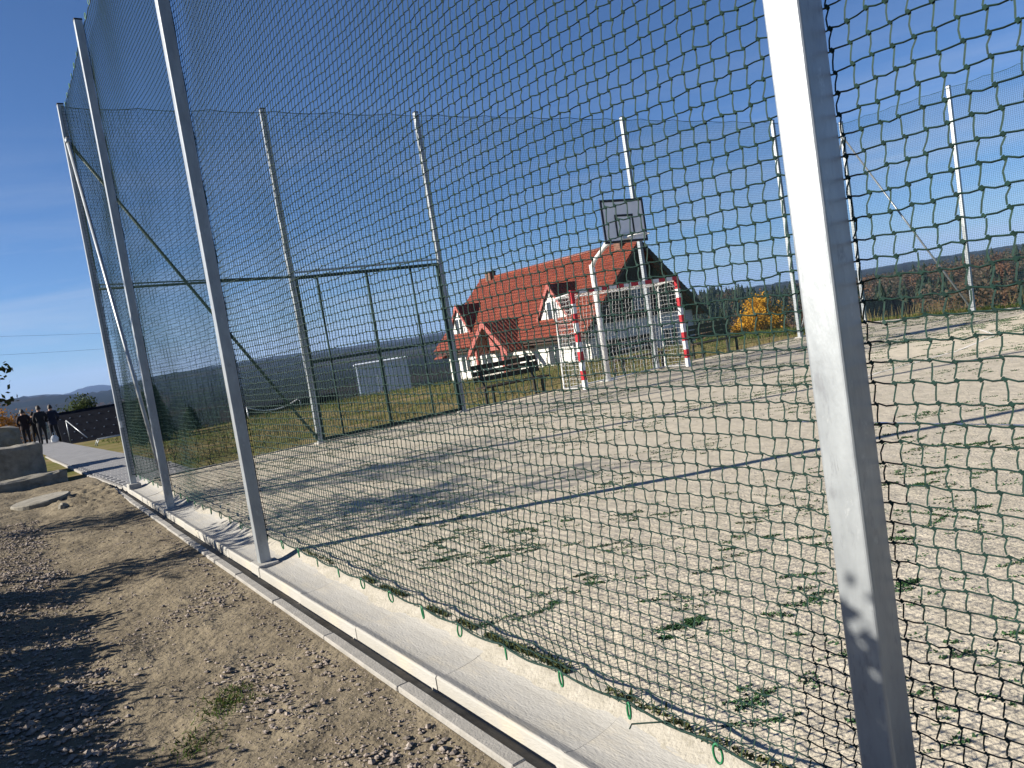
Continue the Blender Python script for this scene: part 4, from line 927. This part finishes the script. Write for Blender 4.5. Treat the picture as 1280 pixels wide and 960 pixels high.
o = rough_block('boulder', 1.3, 0.9, 1.35, 5, amp=0.09); o.location = (-2.0, 22.6, -0.25); o.rotation_euler = (0, 0.05, 0.3); tag(o, 'pale rounded block at left edge, behind the square block', 'concrete block', 'old concrete blocks by the path')
mb = MB(); ring = [(0.0, 0.0)]
N = 28; vs_ = []
for rr, zz in ((0.40, -0.06), (0.42, -0.02), (0.42, 0.035), (0.40, 0.05), (0.30, 0.052)):
    for k in range(N): a = 2*math.pi*k/N; vs_.append((rr*math.cos(a), rr*math.sin(a), zz))
fs = [(j*N+k, j*N+(k+1) % N, (j+1)*N+(k+1) % N, (j+1)*N+k) for j in range(4) for k in range(N)]+[tuple(range(4*N, 5*N))]
mb.add(vs_, fs); o = mb.build('manhole_cover', MT['concrete_old'], None, (-1.25, 14.55, -0.0), (0.02, -0.05, 0)); tag(o, 'round pale concrete cover lying on the dirt', 'manhole cover')
o = rough_block('stone', 0.14, 0.12, 0.13, 6, amp=0.02, nseg=3); o.location = (-1.03, 13.3, -0.08); o.rotation_euler = (0.1, 0.2, 0.5); tag(o, 'small pale stone beside the round cover', 'stone')
# ------------------------------------------------------------------ people on the path
def person(loc, h, rz, coat, label, seed, hood=False, stride=0.05, elbow=0.30, long_coat=False):
    rg = random.Random(seed)
    J = {'pelvis': (0, 0, .53), 'waist': (0, .005, .61), 'chest': (0, .0, .74), 'neck': (0, 0, .845), 'headb': (0, .012, .885), 'head': (0, .012, .935), 'top': (0, .01, .985),
         'hipL': (-.052, 0, .50), 'kneeL': (-.058, .012-stride*.3, .28), 'ankL': (-.06, -stride*.5, .045), 'toeL': (-.068, .075-stride*.5, .015),
         'hipR': (.052, 0, .50), 'kneeR': (.058, .012+stride*.3, .28), 'ankR': (.06, stride*.5, .045), 'toeR': (.068, .075+stride*.5, .015),
         'shL': (-.105, 0, .81), 'elL': (-.155, -.02, .655), 'haL': (-.105, .075, .565), 'shR': (.105, 0, .81), 'elR': (.155, -.02, .655), 'haR': (.105, .075, .565)}
    Rr = {'pelvis': (.092, .07), 'waist': (.088, .066), 'chest': (.105, .072), 'neck': (.036, .036), 'headb': (.042, .046), 'head': (.048, .056), 'top': (.03, .035),
          'hipL': (.062,)*2, 'kneeL': (.040,)*2, 'ankL': (.027,)*2, 'toeL': (.022, .018), 'shL': (.048,)*2, 'elL': (.034,)*2, 'haL': (.026,)*2}
    for k in list(Rr):
        if k.endswith('L'): Rr[k[:-1]+'R'] = Rr[k]
    E_ = [('pelvis', 'waist'), ('waist', 'chest'), ('chest', 'neck'), ('neck', 'headb'), ('headb', 'head'), ('head', 'top')]
    for s_ in 'LR': E_ += [('pelvis', 'hip'+s_), ('hip'+s_, 'knee'+s_), ('knee'+s_, 'ank'+s_), ('ank'+s_, 'toe'+s_), ('chest', 'sh'+s_), ('sh'+s_, 'el'+s_), ('el'+s_, 'ha'+s_)]
    names = list(J); me = bpy.data.meshes.new('person_skeleton'); me.from_pydata([tuple(c*h for c in J[k]) for k in names], [(names.index(a), names.index(b)) for a, b in E_], [])
    ob = bpy.data.objects.new('person_skeleton', me); COL.objects.link(ob)
    sk = ob.modifiers.new('skin', 'SKIN'); sub = ob.modifiers.new('sub', 'SUBSURF'); sub.levels = 1
    for i, k in enumerate(names):
        sv = me.skin_vertices[0].data[i]; sv.radius = tuple(c*h for c in Rr[k]); sv.use_root = (k == 'pelvis')
    dg = bpy.context.evaluated_depsgraph_get(); em = bpy.data.meshes.new_from_object(ob.evaluated_get(dg)); bpy.data.objects.remove(ob)
    em.materials.clear()
    for m in (MT[coat], MT['trouser'], MT['skin'], MT['black_plastic']): em.materials.append(m)
    for p in em.polygons:
        z = p.center.z/h; p.use_smooth = True
        p.material_index = 2 if z > .855 else (3 if z < .04 else (1 if z < (.36 if long_coat else .49) and abs(p.center.y) < .2 else 0))
    root = empty('person', loc, rz); em.name = 'body'; link('body', em, root)
    mb = MB(); pts = []; n = 10; vs_ = []; fs = []
    for j in range(6):
        ph = math.pi/2*j/5; 
        for k in range(n): a = 2*math.pi*k/n; vs_.append((.060*h*math.cos(ph)**.8*math.cos(a), h*.006+.067*h*math.cos(ph)**.8*math.sin(a), h*.95+.058*h*math.sin(ph)-(.045*h*(1-j/5) if math.sin(a) < .3 else -0.01*h)))
    fs = [(j*n+k, j*n+(k+1) % n, (j+1)*n+(k+1) % n, (j+1)*n+k) for j in range(5) for k in range(n)]
    mb.add(vs_, fs, smooth=True); mb.build('hair', MT['hair'] if not hood else MT[coat], root)
    if hood or True:
        mb = MB(); vs_ = []; n = 14           # jacket hem, flaring over the hips
        for (z, rx, ry_) in ((.62, .098, .08), (.54, .108, .088), (.47 if not long_coat else .36, .112, .092)):
            for k in range(n): a = 2*math.pi*k/n; vs_.append((rx*h*math.cos(a), ry_*h*math.sin(a), z*h))
        mb.add(vs_, [(j*n+k, j*n+(k+1) % n, (j+1)*n+(k+1) % n, (j+1)*n+k) for j in range(2) for k in range(n)], smooth=True); mb.build('jacket', MT[coat], root)
    tag(root, label, 'person', 'people standing on the path'); return root
def pz(y): return path_z(y)
person((-0.62, 44.2, pz(44.2)), 1.80, 0.1, 'coat_maroon', 'broad person in dark reddish jacket, leftmost of the four, back turned', 1)
person((-0.22, 44.8, pz(44.8)), 1.60, -0.2, 'coat_brown', 'shorter person in dark clothes, second from left in the group', 2, hood=True, long_coat=True)
person((0.02, 43.0, pz(43.0)), 1.84, 0.15, 'coat_black', 'tall person in black, third from left on the path', 3)
person((0.50, 43.2, pz(43.2)), 1.80, -0.1, 'coat_navy', 'person in dark coat at right of the group with white bag', 4)
mb = MB(); n = 10; vs_ = []
for (z, s_) in ((0, .10), (.04, .15), (.2, .16), (.3, .11), (.34, .05)):
    for k in range(n): a = 2*math.pi*k/n; vs_.append((s_*math.cos(a)*(1+.1*math.sin(3*a+z*9)), .6*s_*math.sin(a), z))
fs = [(j*n+k, j*n+(k+1) % n, (j+1)*n+(k+1) % n, (j+1)*n+k) for j in range(4) for k in range(n)]+[tuple(range(4*n, 5*n))]
mb.add(vs_, fs); mb.tube([(-.05, 0, .33), (-.04, 0, .46), (.04, 0, .46), (.05, 0, .33)], .012, 6)
tag(mb.build('bag', MT['bag'], None, (0.42, 42.7, pz(42.7)+0.02)), 'white bag at the feet of the right-hand person', 'bag')

# ------------------------------------------------------------------ far small structures
# building with dark tiled roof below the bank, left
rb = empty('low_building', (3.4, 54.0, -5.4)); tag(rb, 'low building with dark blue-black roof behind the grass bank at left', 'building')
mb = MB(); mb.box(-1.9, 3.2, -4.0, 4.0, -2, 3.2); mb.build('wall', MT['timber'], rb)
mb = MB(); mb.box(0, 5.8, 0, 6.0, 0, .15); dm = mb.mesh('roof', MT['dark_roof'])
place_slab(dm, (-2.2, -5.0, 2.9), (1, 0, 0), (0, 5.0, 3.0), rb, 'roof'); place_slab(dm, (3.6, 5.0, 2.9), (-1, 0, 0), (0, -5.0, 3.0), rb, 'roof')
sh_ = Vector((0, 5.0, 3.0)).normalized(); nr = Vector((1, 0, 0)).cross(sh_)
mb = MB(); mb.box(-.035, .035, -.02, .02, 0, .05); sg = mb.mesh('snow_guard', MT['steel'])
for k in range(11):
    for j in range(7):
        a = Vector((-2.0+k*0.52+(0.26 if j % 2 else 0), -5.0, 2.9))+nr*0.15+sh_*(0.5+j*0.78); o_ = link('snow_guard', sg, rb, a)
# long dark roof and pale shed behind the far grass
db = empty('low_building', (12.3, 47.0, -3.4)); tag(db, 'long low building with flat dark roof beyond the grass, left of the pale shed', 'building')
mb = MB(); mb.box(-2.6, 2.6, -2, 2, -1.5, 2.0); mb.build('wall', MT['timber'], db)
mb = MB(); mb.box(-2.9, 2.9, -2.3, 2.3, 2.0, 2.75, bev=0.05); mb.build('roof', MT['dark_roof'], db)
shd = empty('shed', (13.85, 34.6, -0.85), -0.42); tag(shd, 'pale blue metal shed seen through the gate', 'shed')
mb = MB(); mb.box(-1.2, 1.2, -1.0, 1.0, -0.5, 1.75); mb.build('wall', MT['shed'], shd)
mb = MB(); mb.box(-1.28, 1.28, -1.08, 1.08, 1.75, 1.83, bev=.02); mb.build('roof', MT['shed'], shd)
for k in range(12):
    x = -1.13+k*0.205; mb = MB(); mb.box(x-.02, x+.02, -1.03, -1.001, -0.5, 1.74); mb.build('cladding_rib', MT['shed'], shd)
mb = MB(); mb.box(-0.2, 0.7, -1.06, -1.032, -0.4, 1.45); dr_ = mb.build('door', MT['shed'], shd)
mb = MB(); mb.box(-0.12, -0.08, -1.10, -1.062, 0.45, 0.62); mb.build('handle', MT['black_metal'], dr_)
# white rope barrier
bar = empty('rope_barrier', (8.3, 34.0, gz(8.3, 34))); tag(bar, 'white rope slung between two thin posts on the grass', 'barrier')
for x in (-1.15, 1.15):
    mb = MB(); mb.tube([(x, 0, -0.1), (x, 0, 0.62)], 0.025, 8); mb.build('post', MT['steel'], bar)
    mb = MB(); mb.box(x-.09, x+.09, -.09, .09, -.1, .07, bev=.01); mb.build('foot', MT['white_paint'], bar)
mb = MB(); mb.tube([(-1.15+2.3*t, 0, 0.58-0.30*4*t*(1-t)) for t in np.linspace(0, 1, 17)], 0.03, 6); mb.build('rope', MT['white_paint'], bar)
# handrail by the path and low frame on the bank
hr = empty('handrail', (1.05, 42.0, path_z(42))); tag(hr, 'thin pale slanting handrail beside the people', 'handrail')
mb = MB(); mb.tube([(0.55, -1.5, 0.05), (-0.05, 0.2, 0.95)], 0.022, 8); mb.build('rail', MT['steel'], hr)
mb = MB(); mb.tube([(-0.05, 0.2, -0.1), (-0.05, 0.2, 0.95)], 0.02, 8); mb.build('upright', MT['steel'], hr)
lf = empty('metal_frame', (1.75, 31.5, gz(1.75, 31.5))); tag(lf, 'low grey metal frame on the grass bank before the dark roof', 'frame')
mb = MB(); mb.tube([(-.62, 0, 0), (-.52, 0, .22), (.52, 0, .22), (.62, 0, 0)], .02, 8); mb.build('hoop', MT['steel'], lf)
mb = MB(); mb.tube([(-.62, .5, 0), (-.52, .5, .22), (.52, .5, .22), (.62, .5, 0)], .02, 8); mb.build('hoop', MT['steel'], lf)
# dark roofed hut behind the far right corner
ht = empty('hut', (38.2, 24.8, -3.25)); tag(ht, 'small hut with dark grey roof beyond the far right corner', 'hut')
mb = MB(); mb.box(-2.0, 2.0, -1.6, 1.6, -2, 2.3); mb.build('wall', MT['timber'], ht)
mb = MB(); mb.box(0, 4.6, 0, 2.3, 0, .1); hm = mb.mesh('roof', MT['dark_roof'])
place_slab(hm, (-2.3, -2.0, 2.1), (1, 0, 0), (0, 2.0, 1.0), ht, 'roof'); place_slab(hm, (2.3, 2.0, 2.1), (-1, 0, 0), (0, -2.0, 1.0), ht, 'roof')
# overhead line
pl = []
for (x, y, lb) in ((-28, 92, 'wooden pole carrying the overhead wires, out at left'), (70, 190, 'far wooden pole carrying the overhead wires, behind the net')):
    o = empty('utility_pole', (x, y, gz(x, y))); tag(o, lb, 'utility pole', 'poles of the overhead line')
    top = 12.6 - gz(x, y) if x < 0 else 11.0-gz(x, y)+2
    mb = MB(); mb.tube([(0, 0, -1), (0, 0, top)], [.16, .11], 10); mb.build('mast', MT['bark'], o); mb = MB(); mb.bar((-.7, .14, top-.4), (.7, .14, top-.4), .1); mb.build('crossarm', MT['bark'], o); pl.append((x, y, gz(x, y)+top-0.3))
for i, (dz, lb) in enumerate(((0.0, 'upper of the two thin overhead wires at left'), (-2.4, 'lower of the two thin overhead wires at left'))):
    a, b = Vector(pl[0]), Vector(pl[1]); mb = MB()
    mb.tube([a.lerp(b, t)+Vector((0, 0.2, dz-2.2*4*t*(1-t))) for t in np.linspace(0, 1, 25)], 0.014, 5); tag(mb.build('overhead_wire', MT['black_plastic']), lb, 'wire', 'overhead wires')

# ------------------------------------------------------------------ haze
mb = MB(); mb.box(-13600, 13600, -13600, 13600, -120, 330)
hz = mb.build('haze', bpy.data.materials.new('haze')); tag(hz, kind='stuff')
m = hz.data.materials[0]; m.use_nodes = True; m.node_tree.nodes.clear()
pv = m.node_tree.nodes.new('ShaderNodeVolumePrincipled'); pv.inputs['Density'].default_value = 0.00006; pv.inputs['Color'].default_value = (0.36, 0.56, 1.0, 1); pv.inputs['Anisotropy'].default_value = 0.0
ou = m.node_tree.nodes.new('ShaderNodeOutputMaterial'); m.node_tree.links.new(pv.outputs[0], ou.inputs['Volume'])
